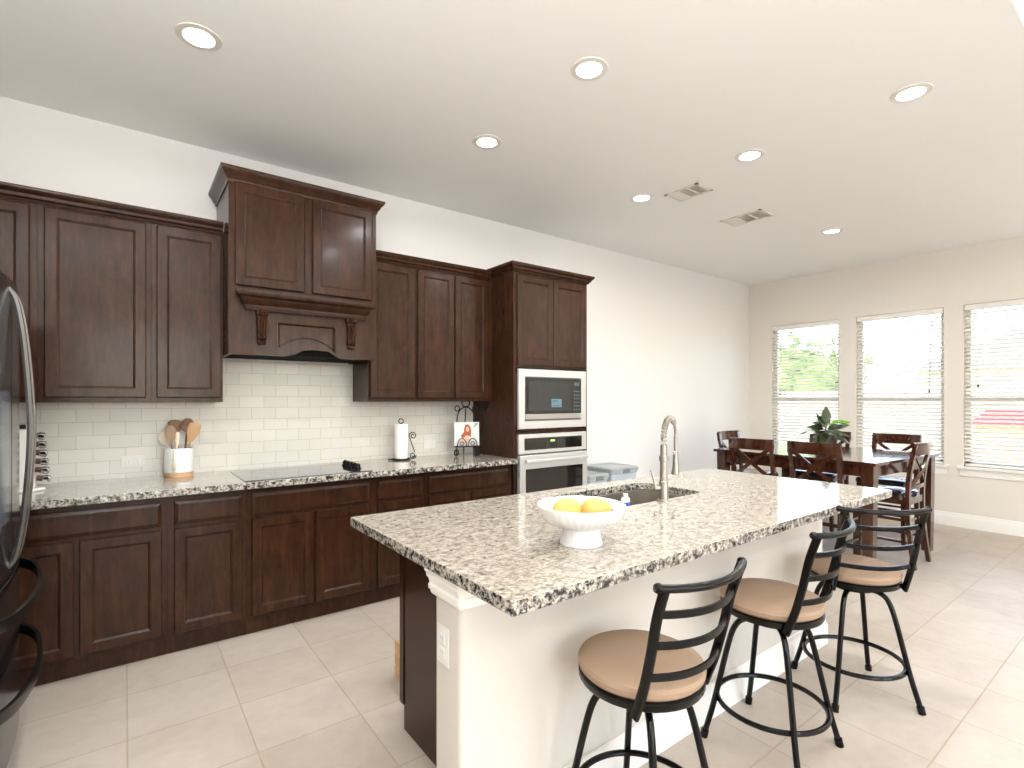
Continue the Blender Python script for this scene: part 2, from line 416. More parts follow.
MB().hexa([(11.8, .1, .95), (13, .1, .95), (13, 2.45, .95), (11.8, 2.45, .95)], [(12.2, .3, 1.22), (12.6, .3, 1.22), (12.6, 2.25, 1.22), (12.2, 2.25, 1.22)]).build('roof', M_red, t)
MB().box(11.86, 11.9, 1.15, 1.65, -.12, .8).build('door', mat('shed_door', (64, 66, 74), .7), t)

# ------------------------------------------------------------------ recessed lights and vents
can = thing('recessed_light', 'x', 'ceiling light', (0, 0, CEIL))
MB().lathe([(.062, -.001), (.064, -.006), (.092, -.004), (.094, 0), (.062, 0)], (0,0,CEIL), 40, cap0=False, cap1=False).build('trim_ring', M_whitep, can)
MB().lathe([(.0, -.003), (.0625, -.003), (.0625, -.0005), (0, -.0005)], (0,0,CEIL), 40).build('lens', M_lamp, can)
cans = [(.268, 2.743, CEIL, 'round recessed ceiling light above the left-hand wall cabinets'),
 (1.86, 2.749, CEIL, 'round recessed ceiling light just right of the range hood'),
 (1.86, 1.835, CEIL, 'round recessed ceiling light over the left part of the island, largest in the top centre'),
 (3.39, 2.748, CEIL, 'round recessed ceiling light beside the left ceiling vent'),
 (3.39, 1.83, CEIL, 'round recessed ceiling light above and between the two ceiling vents'),
 (3.398, .934, CEIL, 'round recessed ceiling light nearest the right edge of the photo'),
 (5.56, 2.165, CEIL, 'small round recessed ceiling light above the dining table'),
 (.268, 1.83, CEIL, 'recessed ceiling light above the kitchen aisle near the refrigerator'),
 (1.86, .934, CEIL, 'recessed ceiling light above the first bar stools'),
 (5.56, 3.2, CEIL, 'recessed ceiling light in the dining corner near the kitchen wall') ]
cans = cans[:9]
for x in (.6, 2.6, 4.6, 6.4):  # unseen living room lights, added to even out the light
    for y in (-.7, -2.4): cans.append((x, y, CEIL+.3, 'added unseen living room fill light at %s, %s' % ({.6:'the fridge side', 2.6:'second column', 4.6:'third column', 6.4:'the dining side'}[x], {-.7:'front row', -2.4:'rear row'}[y])))
for i, (x, y, z, lb) in enumerate(cans):
    if i == 0: can.location = (x, y, z); can['label'] = lb; can['group'] = 'recessed ceiling lights'
    else: dup(can, (x, y, z), 0, lb, 'recessed ceiling lights')
    l = bpy.data.lights.new('can_lamp', 'AREA'); l.shape = 'DISK'; l.size = .12; l.energy = CAN_W*(.4 if -1 < y < 0 else .7 if (y < 1 and x > 3) else 1.25 if x > 5 else 1); l.color = (.985, 1, 1.0); l.spread = math.radians(170)
    o = bpy.data.objects.new('can_lamp', l); C.objects.link(o); o.location = (x, y, z-.0045)
M_ventgrey = mat('vent_shadow_grey', (205, 205, 202), .6)
for x0, x1, y0, y1, lb in ((3.49, 3.71, 2.30, 2.595, 'white ceiling air vent nearer the camera, left of the other vent'), (4.41, 4.66, 2.285, 2.665, 'white ceiling air vent farther away, right of the other vent')):
    t = thing('ceiling_vent', lb, 'vent', ((x0+x1)/2, (y0+y1)/2, CEIL), 0, 'ceiling vents')
    f = MB(); z0, z1 = CEIL-.008, CEIL; e = .022
    f.box(x0, x0+e, y0, y1, z0, z1).box(x1-e, x1, y0, y1, z0, z1).box(x0, x1, y0, y0+e, z0, z1).box(x0, x1, y1-e, y1, z0, z1)
    w3 = (y1-y0-2*e)/3
    for k in (1, 2): f.box(x0, x1, y0+e+w3*k-.005, y0+e+w3*k+.005, z0, z1)
    f.build('frame', M_whitep, t)
    s = MB()
    for k in range(3):
        ya = y0+e+w3*k+.005; yb = ya+w3-.01; nn = 7
        for j in range(nn):
            yy = ya+(yb-ya)*(j+.5)/nn; d = .007 if k == 2 else -.007
            s.hexa([(x0+e, yy-.002+d, z0+.001), (x1-e, yy-.002+d, z0+.001), (x1-e, yy+.002+d, z0+.001), (x0+e, yy+.002+d, z0+.001)], [(x0+e, yy-.002-d, z1), (x1-e, yy-.002-d, z1), (x1-e, yy+.002-d, z1), (x0+e, yy+.002-d, z1)])
    s.build('louvres', M_whitep, t)
    MB().box(x0+.01, x1-.01, y0+.01, y1-.01, z1-.0009, z1-.0001).build('backing', M_ventgrey, t)

# torchiere-shaped fill lamps, added unseen behind the camera to brighten the ceiling
M_brass = mat('brushed_brass', (150, 120, 70), .35, 1.0)
for x, y, lb in ((-.75, -.9, 'added unseen torchiere fill lamp near the left wall behind the camera'), (1.6, -2.9, 'added unseen torchiere fill lamp between the added back windows'), (6.4, -1.9, 'added unseen torchiere fill lamp in the living room against the window wall')):
    t = thing('fill_lamp', lb, 'lamp', (x, y, 0), 0, 'added fill lamps')
    MB().lathe([(0, 0), (.14, 0), (.14, .012), (.03, .03), (.012, .05), (0, .05)], (x, y, 0), 32).build('base', M_brass, t)
    MB().cyl((x, y, .05), (x, y, 1.72), .011, 14).build('pole', M_brass, t)
    MB().lathe([(0, 1.72), (.03, 1.72), (.10, 1.76), (.19, 1.84), (.185, 1.842), (.095, 1.768), (.03, 1.735), (0, 1.735)], (x, y, 0), 40).build('lamp_shade', M_brass, t)
    MB().ball((x, y, 1.79), .03).build('bulb', M_lamp, t)
    l = bpy.data.lights.new('fill_light', 'AREA'); l.shape = 'DISK'; l.size = .26; l.energy = FILL_W*(1.9 if x < 0 else .3 if x < 3 else .6); l.color = (.985, 1, 1.0); l.spread = math.radians(175)
    o = bpy.data.objects.new('fill_light', l); C.objects.link(o); o.location = (x, y, 1.845); o.rotation_euler = (PI, 0, 0)

# ------------------------------------------------------------------ cabinets on the kitchen wall
DOOR = [(0, .020), (0, .005), (.005, 0), (.050, 0), (.053, .003), (.057, .004), (.061, .009)]
DRAW = [(0, .020), (0, .009), (.003, .006), (.014, .002), (.019, 0)]
def door(par, x0, x1, z0, z1, y, name='door', prof=DOOR):
    o = MB().inset_face(x0, x1, z0, z1, prof, y).build(name, M_wood, par, angle=9); return o
YF = 3.325       # base cabinet door faces
def base_unit(x0, x1, doors, drawers, label):
    t = thing('base_cabinet', label, 'cabinet', ((x0+x1)/2, (YF+YW)/2, 0), 0, 'base cabinets along the kitchen wall')
    b = MB(); y0 = YF+.02
    b.box(x0+.0005, x1-.0005, y0, YW-.001, .10, .875); b.build('body', M_wood, t)
    MB().box(x0+.0005, x1-.0005, y0+.035, y0+.06, 0, .10).build('toe_kick', M_wood, t)
    for a, c in doors: door(t, a, c, .118, .690, YF)
    for a, c in drawers: door(t, a, c, .709, .838, YF, 'drawer', DRAW)
    return t
base_unit(XL+.003, -.60, [(-1.12, -.63)], [(-1.12, -.63)], 'dark wood base cabinet in the corner behind the refrigerator')
base_unit(-.60, .18, [(-.575, -.204), (-.185, .155)], [(-.575, .155)], 'dark wood base cabinet beside the refrigerator, two doors under one wide drawer')
base_unit(.18, .565, [(.209, .541)], [(.209, .541)], 'narrow dark wood base cabinet left of the cooktop, one door under one drawer')
base_unit(.565, 1.335, [(.591, .945), (.955, 1.309)], [(.591, 1.309)], 'dark wood base cabinet directly under the cooktop, two doors and a wide front')
base_unit(1.335, 1.72, [(1.363, 1.694)], [(1.363, 1.694)], 'narrow dark wood base cabinet right of the cooktop, partly hidden by the island corner')
base_unit(1.72, 2.503, [(1.747, 2.105), (2.118, 2.464)], [(1.747, 2.464)], 'dark wood base cabinet next to the oven tower, two doors under a wide drawer')
# countertop: front part darker speckled edge
ct = thing('kitchen_countertop', 'speckled beige granite countertop running along the kitchen wall', 'countertop', (.7, 3.6, .876))
m = MB().box(XL+.003, 2.503, 3.262, YW-.009, .876, .914)
bmesh.ops.recalc_face_normals(m.bm, faces=m.bm.faces)
for f in m.bm.faces:
    if f.normal.y < -.5: f.material_index = 1
m.build('slab', [M_granite, M_granite_edge], ct, bevel=.003)
sp = MB(); sp.box(XL+.003, 2.503, YW-.008, YW-.0005, .877, 1.371).box(.485, 1.40, YW-.008, YW-.0005, 1.371, 1.66)
tag(sp.build('tile_backsplash', M_splash), 'glossy white subway tile backsplash between counter and wall cabinets', 'backsplash')
YU = 3.60
def upper_unit(x0, x1, doors, label, z0=1.374, z1=2.43):
    t = thing('wall_cabinet', label, 'cabinet', ((x0+x1)/2, (YU+YW)/2, z0), 0, 'wall cabinets')
    MB().box(x0+.0005, x1-.0005, YU+.02, YW-.001, z0, z1).build('body', M_wood, t)
    for a, c in doors: door(t, a, c, z0+.027, 2.395, YU)
    return t
upper_unit(XL+.003, -.368, [(-.78, -.395)], 'dark wood wall cabinet cut by the left edge, above the refrigerator handle')
upper_unit(-.368, .118, [(-.341, .094)], 'dark wood wall cabinet with the widest single door, above the corner counter')
upper_unit(.118, .481, [(.142, .470)], 'narrow dark wood wall cabinet touching the left side of the range hood')
upper_unit(1.405, 1.785, [(1.418, 1.774)], 'dark wood wall cabinet just right of the range hood')
upper_unit(1.785, 2.503, [(1.797, 2.122), (2.132, 2.455)], 'dark wood two-door wall cabinet beside the oven tower')
crown = [(0, 2.395+.012), (.010, 2.407), (.014, 2.418), (.026, 2.425), (.030, 2.440), (.042, 2.448), (.050, 2.462), (.050, 2.474), (0, 2.474)]
def crown_piece(path, dz, label):
    o = MB().rings(mitre(path, [(a, z+dz) for a, z in crown])).build('crown_moulding', M_wood, loc=(path[0][0], path[0][1], 2.4+dz)); return tag(o, label, 'moulding', 'cabinet crown mouldings')
crown_piece([(XL+.003, YU+.018), (.478, YU+.018)], .024*0, 'dark crown moulding on the wall cabinets left of the range hood')
crown_piece([(1.407, YU+.018), (2.462, YU+.018)], 0, 'dark crown moulding on the wall cabinets between hood and oven tower')

# ------------------------------------------------------------------ range hood
YH = 3.40; hx0, hx1 = .483, 1.387
t = thing('range_hood', 'tall dark wood range hood cabinet with carved corbels over the cooktop', 'range hood', ((hx0+hx1)/2, 3.66, 1.66))
MB().box(hx0, hx1, YH+.02, YW-.01, 2.05, 2.72).build('upper_box', M_wood, t)
bz = 1.66
def zar(x):   # bottom edge of the front apron
    return 0
bot = [(hx0, bz), (.80, bz), (.86, bz+.015), (.90, bz+.04), (.96, bz+.047), (1.06, bz+.043), (1.10, bz+.02), (1.15, bz+.0), (hx1, bz)]
ap = MB().prism(bot+[(hx1, 2.05), (hx0, 2.05)], YH+.02, YH+.045)
ap.box(hx0, hx0+.02, YH+.045, YW-.01, bz, 2.05).box(hx1-.02, hx1, YH+.045, YW-.01, bz, 2.05)
ap.build('lower_apron', M_wood, t)
MB().box(hx0+.02, hx1-.02, YH+.046, YW-.01, bz+.008, bz+.05).build('vent_insert', mat('hood_insert', (8, 7, 7), .8, 0, spec=.1), t)
door(t, .514, .909, 2.068, 2.678, YH); door(t, .957, 1.355, 2.068, 2.678, YH)
hc = [(a*.95, z+.258) for a, z in crown]; hc = [(0, 2.672), (.006, 2.672), (.010, 2.690), (.020, 2.700), (.026, 2.715), (.040, 2.728), (.047, 2.742), (.047, 2.755), (0, 2.755)]
MB().rings(mitre([(hx0, YW-.005), (hx0, YH+.018), (hx1, YH+.018), (hx1, YW-.005)], hc)).build('crown_moulding', M_wood, t)
mp = [(0, 1.925), (.030, 1.925), (.034, 1.935), (.036, 1.955), (.048, 1.965), (.058, 1.985), (.062, 1.995), (.078, 2.005), (.085, 2.02), (.085, 2.04), (0, 2.045)]
MB().rings(mitre([(.60, YH+.021), (.60, YH+.019), (1.27, YH+.019), (1.27, YH+.021)], mp)).build('mantel_shelf', M_wood, t)
# the arched recessed panel moulding on the apron
arc = [(.745, 1.698)] + [(.745+.362*k/12, 1.698+.082*math.sin(PI*k/12)**.8) for k in range(1, 12)] + [(1.107, 1.698)]
outl = [(x, 0, z) for x, z in arc] + [(1.107, 0, 1.866), (.745, 0, 1.866)]
cx, cz = .926, 1.80
def loopy(sc, y): return [Vector((cx+(x-cx)*(1-sc/.18), y, cz+(z-cz)*(1-sc/.10))) for x, _, z in outl]
MB().rings([loopy(0, YH+.019), loopy(0, YH+.010), loopy(.006, YH+.008), loopy(.016, YH+.016), loopy(.02, YH+.019)], cap0=False, cap1=False).build('arched_panel', M_wood, t)
for cxx in (.66, 1.21):
    c = MB(); rs = []
    prof = [(1.722, .012, .020), (1.735, .022, .026), (1.750, .016, .024), (1.758, .034, .030), (1.772, .036, .030), (1.780, .026, .027), (1.81, .030, .027), (1.85, .046, .029), (1.88, .054, .031), (1.895, .046, .032), (1.903, .058, .036), (1.925, .058, .036)]
    for z, d, hw in prof:
        ring = []
        for k in range(13):
            a = PI*k/12; fl = 1+.08*math.cos(a*12)
            ring.append(Vector((cxx-hw*math.cos(a), YH+.019-d*math.sin(a)**.6*fl-.001, z)))
        rs.append(ring)
    c.rings(rs).build('corbel', M_wood, t)

# ------------------------------------------------------------------ oven tower with its appliances
tx0, tx1, yt = 2.505, 3.335, 3.30
t = thing('oven_tower_cabinet', 'tall dark wood oven tower cabinet holding the microwave and wall oven', 'cabinet', ((tx0+tx1)/2, 3.6, 0))
b = MB(); y0 = yt+.02
b.box(tx0, tx0+.02, y0, YW-.001, .10, 2.47).box(tx1-.02, tx1, y0, YW-.001, .10, 2.47)
b.box(tx0+.02, tx1-.02, YW-.02, YW-.001, .10, 2.42)
for za, zb in ((.10, .32), (1.112, 1.140), (1.655, 2.47)): b.box(tx0+.02, tx1-.02, y0, YW-.02, za, zb)
b.box(tx0+.02, tx0+.026, y0, y0+.03, .32, 1.655).box(tx1-.026, tx1-.02, y0, y0+.03, .32, 1.655)
b.build('body', M_wood, t)
MB().box(tx0, tx1, y0+.05, y0+.07, 0, .10).build('toe_kick', M_wood, t)
door(t, 2.536, 2.918, 1.672, 2.405, yt); door(t, 2.926, 3.310, 1.672, 2.405, yt)
door(t, 2.536, 3.310, .125, .33, yt, 'drawer', DRAW)
tc = [(a, z+.022) for a, z in crown]
MB().rings(mitre([(tx0, YW-.005), (tx0, yt+.018), (tx1, yt+.018), (tx1, YW-.005)], tc)).build('crown_moulding', M_wood, t)
ya = yt+.019    # appliances: trims sit on the face
t = thing('built_in_microwave', 'built-in stainless microwave with black glass door, above the wall oven', 'microwave', (2.92, 3.5, 1.15))
mx0, mx1, mz0, mz1 = 2.541, 3.302, 1.148, 1.640; yg = yt-.006
MB().box(mx0+.04, mx1-.04, ya+.001, ya+.45, mz0+.03, mz1-.03).build('body', M_greyp, t)
MB().rings([[Vector((x, y, z)) for x, z in ((mx0+i, mz0+i), (mx1-i, mz0+i), (mx1-i, mz1-i), (mx0+i, mz1-i))] for i, y in ((0, ya), (0, yg+.003), (.003, yg), (.062, yg), (.066, yg+.006), (.07, ya))], cap0=False, cap1=False).build('trim_kit', M_steel_w, t)
gx0, gx1, gz0, gz1 = 2.607, 3.236, 1.226, 1.566
dg = MB().box(gx0, 3.125, yg-.004, ya, gz0+.045, gz1).build('door', M_blackglass, t, bevel=.002)
MB().box(gx0+.03, 3.09, yg-.0052, yg-.0042, gz0+.075, gz1-.03).build('window', M_ovenglass, dg)
MB().box(gx0, gx1, yg-.006, ya, gz0, gz0+.043).build('lower_strip', M_steel, t, bevel=.002)
cp = MB().box(3.127, gx1, yg-.004, ya, gz0+.045, gz1).build('control_panel', M_blackglass, t, bevel=.002)
M_btn = mat('button_print', (84, 96, 104), .5)
bt = MB()
for r in range(6):
    for c in range(3): bt.box(3.148+c*.026, 3.162+c*.026, yg-.005, yg-.0041, gz0+.07+r*.032, gz0+.082+r*.032)
bt.build('buttons', M_btn, cp)
MB().box(3.15, 3.21, yg-.005, yg-.0041, 1.51, 1.54).build('display', mat('dim_display', (60, 84, 92), .4), cp)
st = MB().box(2.885, 3.0, yg-.006, yg-.0053, 1.325, 1.395).build('sticker', mat('pale_sticker', (92, 118, 128), .5), dg)
MB().box(2.897, 2.955, yg-.0066, yg-.006, 1.37, 1.385).box(2.897, 2.985, yg-.0066, yg-.006, 1.335, 1.343).build('sticker_print', mat('sticker_print', (60, 92, 108), .5), dg)
t = thing('wall_oven', 'stainless wall oven with bar handle, below the built-in microwave', 'oven', (2.92, 3.5, .34))
MB().box(mx0+.03, mx1-.03, ya+.001, ya+.5, .345, 1.09).build('body', M_greyp, t)
pn = MB().box(mx0, mx1, yg, ya, .945, 1.105).build('control_panel', M_steel_w, t, bevel=.003)
MB().box(2.597, 3.243, yg-.003, yg-.0003, .975, 1.072).build('panel_glass', M_blackglass, pn)
MB().box(2.875, 2.925, yg-.0042, yg-.0032, 1.035, 1.052).build('display', mat('green_display', (150, 190, 90), .5, emit=.6, ecol=(170, 220, 90)), pn)
bt = MB()
for r in range(5):
    for c in range(3): bt.box(2.83-.0+c*.012, 2.836+c*.012, yg-.0042, yg-.0032, .985+r*.012, .989+r*.012)
for r in range(5):
    for c in range(4): bt.box(2.96+c*.024, 2.972+c*.024, yg-.0042, yg-.0032, .988+r*.015, .992+r*.015)
bt.build('buttons', M_btn, pn)
dr = MB(); 
dr.rings([[Vector((x, y, z)) for x, z in ((mx0+i, .345+j), (mx1-i, .345+j), (mx1-i, .932-j), (mx0+i, .932-j))] for i, j, y in ((0, 0, ya), (0, 0, yg-.012), (.004, .004, yg-.016), (.056, .11, yg-.016), (.06, .114, yg-.012))], cap1=False)
dro = dr.build('door', M_steel_w, t)
MB().box(2.599, 3.243, yg-.0145, yg-.010, .455, .824).build('window', M_blackglass, dro)
h = MB(); h.sweep([(2.575, yg-.055, .888), (2.75, yg-.062, .888), (2.92, yg-.064, .888), (3.09, yg-.062, .888), (3.268, yg-.055, .888)], [(-.008, -.014), (.005, -.014), (.009, 0), (.005, .014), (-.008, .014)])
h.box(2.585, 2.605, yg-.055, yg-.015, .876, .900).box(3.238, 3.258, yg-.055, yg-.015, .876, .900)
h.build('handle', M_steel_w, dro)

# ------------------------------------------------------------------ cooktop
t = thing('cooktop', 'black glass electric cooktop set flush in the granite counter', 'cooktop', (.93, 3.55, .9145))
MB().box(.55, 1.315, 3.30, 3.815, .9145, .919).build('glass', M_blackglass, t, bevel=.001)
rg = MB()
for x, y, r in ((.72, 3.42, .09), (.72, 3.68, .075), (1.06, 3.70, .10), (1.02, 3.43, .075)):
    rg.lathe([(r, .9191), (r+.002, .9194), (r+.002, .9191)], (x, y, 0), 40, cap0=False, cap1=False)
rg.build('burner_rings', M_greyp, t)
for k in range(5):
    x, y = 1.262, 3.68-.062*k
    kn = MB().lathe([(.0, 0), (.024, 0), (.024, .006), (.019, .008), (.017, .030), (.012, .033), (0, .033)], (x, y, .9192), 24, .03, 6).build('knob', M_stool, t)
    MB().box(x-.0035, x+.0035, y-.016, y+.016, .9522, .9562).build('grip', M_stool, kn)

# ------------------------------------------------------------------ outlets
def outlet(name, label, c, axis, horiz=False):
    t = thing(name, label, 'outlet', c); hw, hh = (.058, .035) if horiz else (.035, .058)
    def bx(u0, u1, d0, d1, z0, z1):
        if axis == 'y': return MB().box(c[0]+u0, c[0]+u1, c[1]-d1, c[1]-d0, c[2]+z0, c[2]+z1)
        return MB().box(c[0]-d1, c[0]-d0, c[1]+u0, c[1]+u1, c[2]+z0, c[2]+z1)
    bx(-hw, hw, .0005, .005, -hh, hh).build('cover_plate', M_whitep, t, bevel=.0015)
    for s in (-1, 1):
        u, z = (s*.021, 0) if horiz else (0, s*.021)
        so_ = bx(u-.015, u+.015, .0052, .0075, z-.015, z+.015).build('socket', M_white, t, bevel=.001)
        sl = MB()
        for q in (-.006, .006):
            if horiz: p_ = (u-.002, u+.006, z+q-.001, z+q+.001)
            else: p_ = (u+q-.001, u+q+.001, z-.002, z+.006)
            if axis == 'y': sl.box(c[0]+p_[0], c[0]+p_[1], c[1]-.0078, c[1]-.0076, c[2]+p_[2], c[2]+p_[3])
            else: sl.box(c[0]-.0078, c[0]-.0076, c[1]+p_[0], c[1]+p_[1], c[2]+p_[2], c[2]+p_[3])
        sl.build('slots', M_greyp, so_)
outlet('electrical_outlet', 'white electrical outlet on the tiles left of the utensil crock', (.035, YW-.0085, 1.010), 'y', True)
outlet('electrical_outlet', 'white electrical outlet on the tiles between paper towels and easel', (2.063, YW-.0085, 1.010), 'y', True)
outlet('electrical_outlet', 'white electrical outlet on the end of the island wall', (.7785, 1.385, .640), 'x')

# ------------------------------------------------------------------ island
ix0, ix1 = .938, 3.06
wx0, wx1 = .779, 3.19        # knee wall is longer than the cabinets
t = thing('kitchen_island', 'kitchen island base with pale knee wall and dark wood end panel', 'island', (2.0, 1.66, 0))
def rounded(x0, x1, y0, y1, r, corners):
    pts = []
    for (cx_, cy_, a0, k) in ((x0, y0, PI, 0), (x1, y0, 1.5*PI, 1), (x1, y1, 0, 2), (x0, y1, .5*PI, 3)):
        if k in corners:
            ox = x0+r if k in (0, 3) else x1-r; oy = y0+r if k in (0, 1) else y1-r
            for j in range(7): a = a0+PI/2*j/6; pts.append((ox+r*math.cos(a), oy+r*math.sin(a)))
        else: pts.append((cx_, cy_))
    return pts
# U-shaped drywall: front wall and two end wings, hollow behind
front = rounded(wx0, wx1, 1.285, 1.449, .022, (0, 1, 2, 3))
MB().rings([[Vector((x, y, z)) for x, y in front] for z in (0, .874)]).build('knee_wall', M_island, t)
cb = MB(); cb.box(ix0+.002, ix0+.02, 1.4495, 2.012, 0, .874).box(ix0, ix0+.02, 2.012, 2.046, .10, .874)
cb.box(ix1-.02, ix1, 1.4495, 2.046, 0, .874).box(ix0+.02, ix1-.02, 2.026, 2.046, .10, .874).box(ix0+.02, ix1-.02, 1.98, 2.0, 0, .10)
cb.box(ix0+.02, ix1-.02, 1.4495, 2.0, .10, .118)
cb.build('cabinet_body', M_wood, t)
ed = MB().box(ix0-.003, ix0+.0, 2.012, 2.046, .105, .872).build('corner_stile', M_wood, t)
xx = ix0+.03
for k in range(5):
    wd = (ix1-ix0-.06)/5; o = MB().inset_face(-(xx+wd-.01), -xx, .12, .85, DOOR, -2.067).build('door', M_wood, None, xf=Matrix.Rotation(PI, 4, 'Z'))
    o.parent = t; o.location = -Vector(t.location); xx += wd
# capital moulding under the counter and skirting
capp = [(0, .778), (.006, .779), (.012, .786), (.013, .795), (.020, .800), (.021, .812), (.016, .818), (.020, .832), (.028, .842), (.028, .852), (.034, .858), (.034, .8745), (0, .8745)]
MB().rings(mitre([(wx0, 1.449), (wx0, 1.285), (wx1, 1.285), (wx1, 1.449)], capp)).build('capital_moulding', M_trim, t)
MB().rings(mitre([(wx0, 1.449), (wx0, 1.285), (wx1, 1.285), (wx1, 1.449)], base_prof)).build('skirting_board', M_trim, t)
# top with sink cut-out
sx0, sx1, sy0, sy1 = 1.66, 2.385, 1.53, 1.925
it = thing('island_countertop', 'large polished speckled granite island countertop with a sink cut-out', 'countertop', (2.0, 1.5, .876))
outer = [(.728, .968), (3.232, .968), (3.232, 2.045), (.728, 2.062)]
hole = rounded(sx0, sx1, sy0, sy1, .06, (0, 1, 2, 3))
def slab(outer, hole, z0, z1):
    bm = bmesh.new()
    for z in (z1, z0):
        es = []
        for poly in (outer, hole):
            vs = [bm.verts.new((x, y, z)) for x, y in poly]
            es += [bm.edges.new((vs[i], vs[(i+1) % len(vs)])) for i in range(len(vs))]
        bmesh.ops.triangle_fill(bm, use_beauty=True, use_dissolve=False, edges=es)
    bm.verts.ensure_lookup_table(); n = (len(outer)+len(hole))
    V = list(bm.verts); top, bo = V[:n], V[n:2*n]
    for a, b in ((0, len(outer)), (len(outer), n)):
        L = list(range(a, b))
        for i in range(len(L)):
            p, q = L[i], L[(i+1) % len(L)]
            bm.faces.new([top[p], top[q], bo[q], bo[p]])
    return bm
m = MB(); m.bm.free(); m.bm = slab(outer, hole, .876, .914)
bmesh.ops.recalc_face_normals(m.bm, faces=m.bm.faces)
for f in m.bm.faces:
    if abs(f.normal.z) < .5: f.material_index = 1
m.build('slab', [M_granite, M_granite_edge], it, bevel=.004)
# sink
t = thing('kitchen_sink', 'undermount stainless double-bowl sink in the island countertop', 'sink', (2.02, 1.73, .68))
hs_ = rounded(sx0-.008, sx1+.008, sy0-.008, sy1+.008, .065, (0,1,2,3))
def lp(d, z, xa=None, xb=None):
    return [Vector((x, y, z)) for x, y in rounded((sx0 if xa is None else xa)+d, (sx1 if xb is None else xb)-d, sy0+d, sy1-d, .055, (0,1,2,3))]
k = MB()
k.rings([lp(-.015, .8750), lp(-.002, .8752), lp(.002, .872), lp(.006, .72), lp(.03, .70), lp(.12, .698)], cap0=False)
k.rings([lp(-.015, .8745), lp(-.008, .860), lp(-.004, .70), lp(.12, .69)], cap0=False)
M_sink = mat('sink_steel', (176, 168, 156), .28, .85); k.build('basin', M_sink, t)
MB().rings([[Vector((x, y, z)) for x, y in ((1.985-hw, sy0+.004), (1.985+hw, sy0+.004), (1.985+hw, sy1-.004), (1.985-hw, sy1-.004))] for z, hw in ((.70, .02), (.83, .014), (.838, .008))]).build('bowl_divider', M_sink, t)
for x in (1.82, 2.19): MB().lathe([(0, .700), (.04, .700), (.043, .703), (.03, .7025), (0, .701)], (x, 1.73, 0), 20).build('drain', M_chrome, t)
bxs, bys = 1.86, 1.60
t = thing('dish_soap_bottle', 'small white bottle with blue label standing in the sink', 'bottle', (bxs, bys, .7085))
MB().lathe([(0, .7085), (.020, .7085), (.021, .74), (.021, .925), (.016, .935), (0, .936)], (bxs, bys, 0), 20).build('body', M_white, t)
MB().lathe([(.0215, .84), (.0215, .915)], (bxs, bys, 0), 20, cap0=False, cap1=False).build('label_band', mat('blue_print', (52, 92, 176), .5), t)
MB().lathe([(.010, .936), (.012, .937), (.012, .952), (0, .954)], (bxs, bys, 0), 16).build('cap', M_white, t)

# faucet
fx, fy = 2.022, 1.508; dv = Vector((.92, .39, 0))
t = thing('spring_faucet', 'tall brushed nickel pull-down faucet with coiled spring neck', 'faucet', (fx, fy, .9145))
MB().lathe([(0, .9145), (.030, .9145), (.030, .920), (.022, .924), (.022, 1.005), (.0175, 1.010), (.0165, 1.10), (.021, 1.102), (.021, 1.125), (.0165, 1.127), (.0155, 1.175), (0, 1.175)], (fx, fy, 0), 28).build('body', M_nickel, t)
def arcp(s): # neck arc param
    return Vector((fx, fy, 0))+dv*s
pts = [Vector((fx, fy, 1.165)), Vector((fx, fy, 1.215))]
R_ = .095
for k_ in range(0, 13):
    a = PI*k_/12; pts.append(Vector((fx, fy, 0))+dv*(R_-R_*math.cos(a))*1.28+Vector((0, 0, 1.212+R_*.9*math.sin(a))))
end = pts[-1]; pts.append(Vector((end.x, end.y, 1.16)))
cpts = catmull(pts, 4)
MB().tube(cpts, .0065, 10).build('neck_hose', M_nickel, t)
hel = []; L = [0]
for a, b in zip(cpts, cpts[1:]): L.append(L[-1]+(b-a).length)
tot = L[-1]*.72; turns = 20; nn = turns*10
side = dv.cross(Vector((0,0,1))).normalized()
for q in range(nn+1):
    s_ = tot*q/nn; i_ = max(j for j in range(len(L)) if L[j] <= s_); i_ = min(i_, len(cpts)-2)
    f_ = (s_-L[i_])/max(L[i_+1]-L[i_], 1e-6); p = cpts[i_].lerp(cpts[i_+1], f_); tg = (cpts[i_+1]-cpts[i_]).normalized()
    u = side.cross(tg).normalized(); a = 2*PI*turns*q/nn
    hel.append(p+(side*math.cos(a)+u*math.sin(a))*.0125)
MB().tube(hel, .0027, 6).build('coil_spring', M_nickel, t)
MB().tube([(end.x, end.y, 1.20), (end.x, end.y, 1.13), (end.x, end.y, 1.125), (end.x, end.y, 1.055), (end.x, end.y, 1.045), (end.x, end.y, 1.015), (end.x, end.y, 1.008)], [.009, .009, .0135, .015, .016, .021, .020], 18).build('spray_head', M_nickel, t)
MB().tube([(fx, fy, 1.112), (end.x-.015*dv.x, end.y-.015*dv.y, 1.118)], .004, 8).build('support_arm', M_nickel, t)
hd = MB(); hp = Vector((fx, fy, .975)); hl = Vector((-.85, .5, 0)).normalized()
hd.tube([hp+hl*.018, hp+hl*.045], .011, 12); hd.tube([hp+hl*.040, hp+hl*.048+Vector((0,0,.04)), hp+hl*.062+Vector((0,0,.085))], [.006, .0055, .005], 8)
hd.build('lever_handle', M_nickel, t)

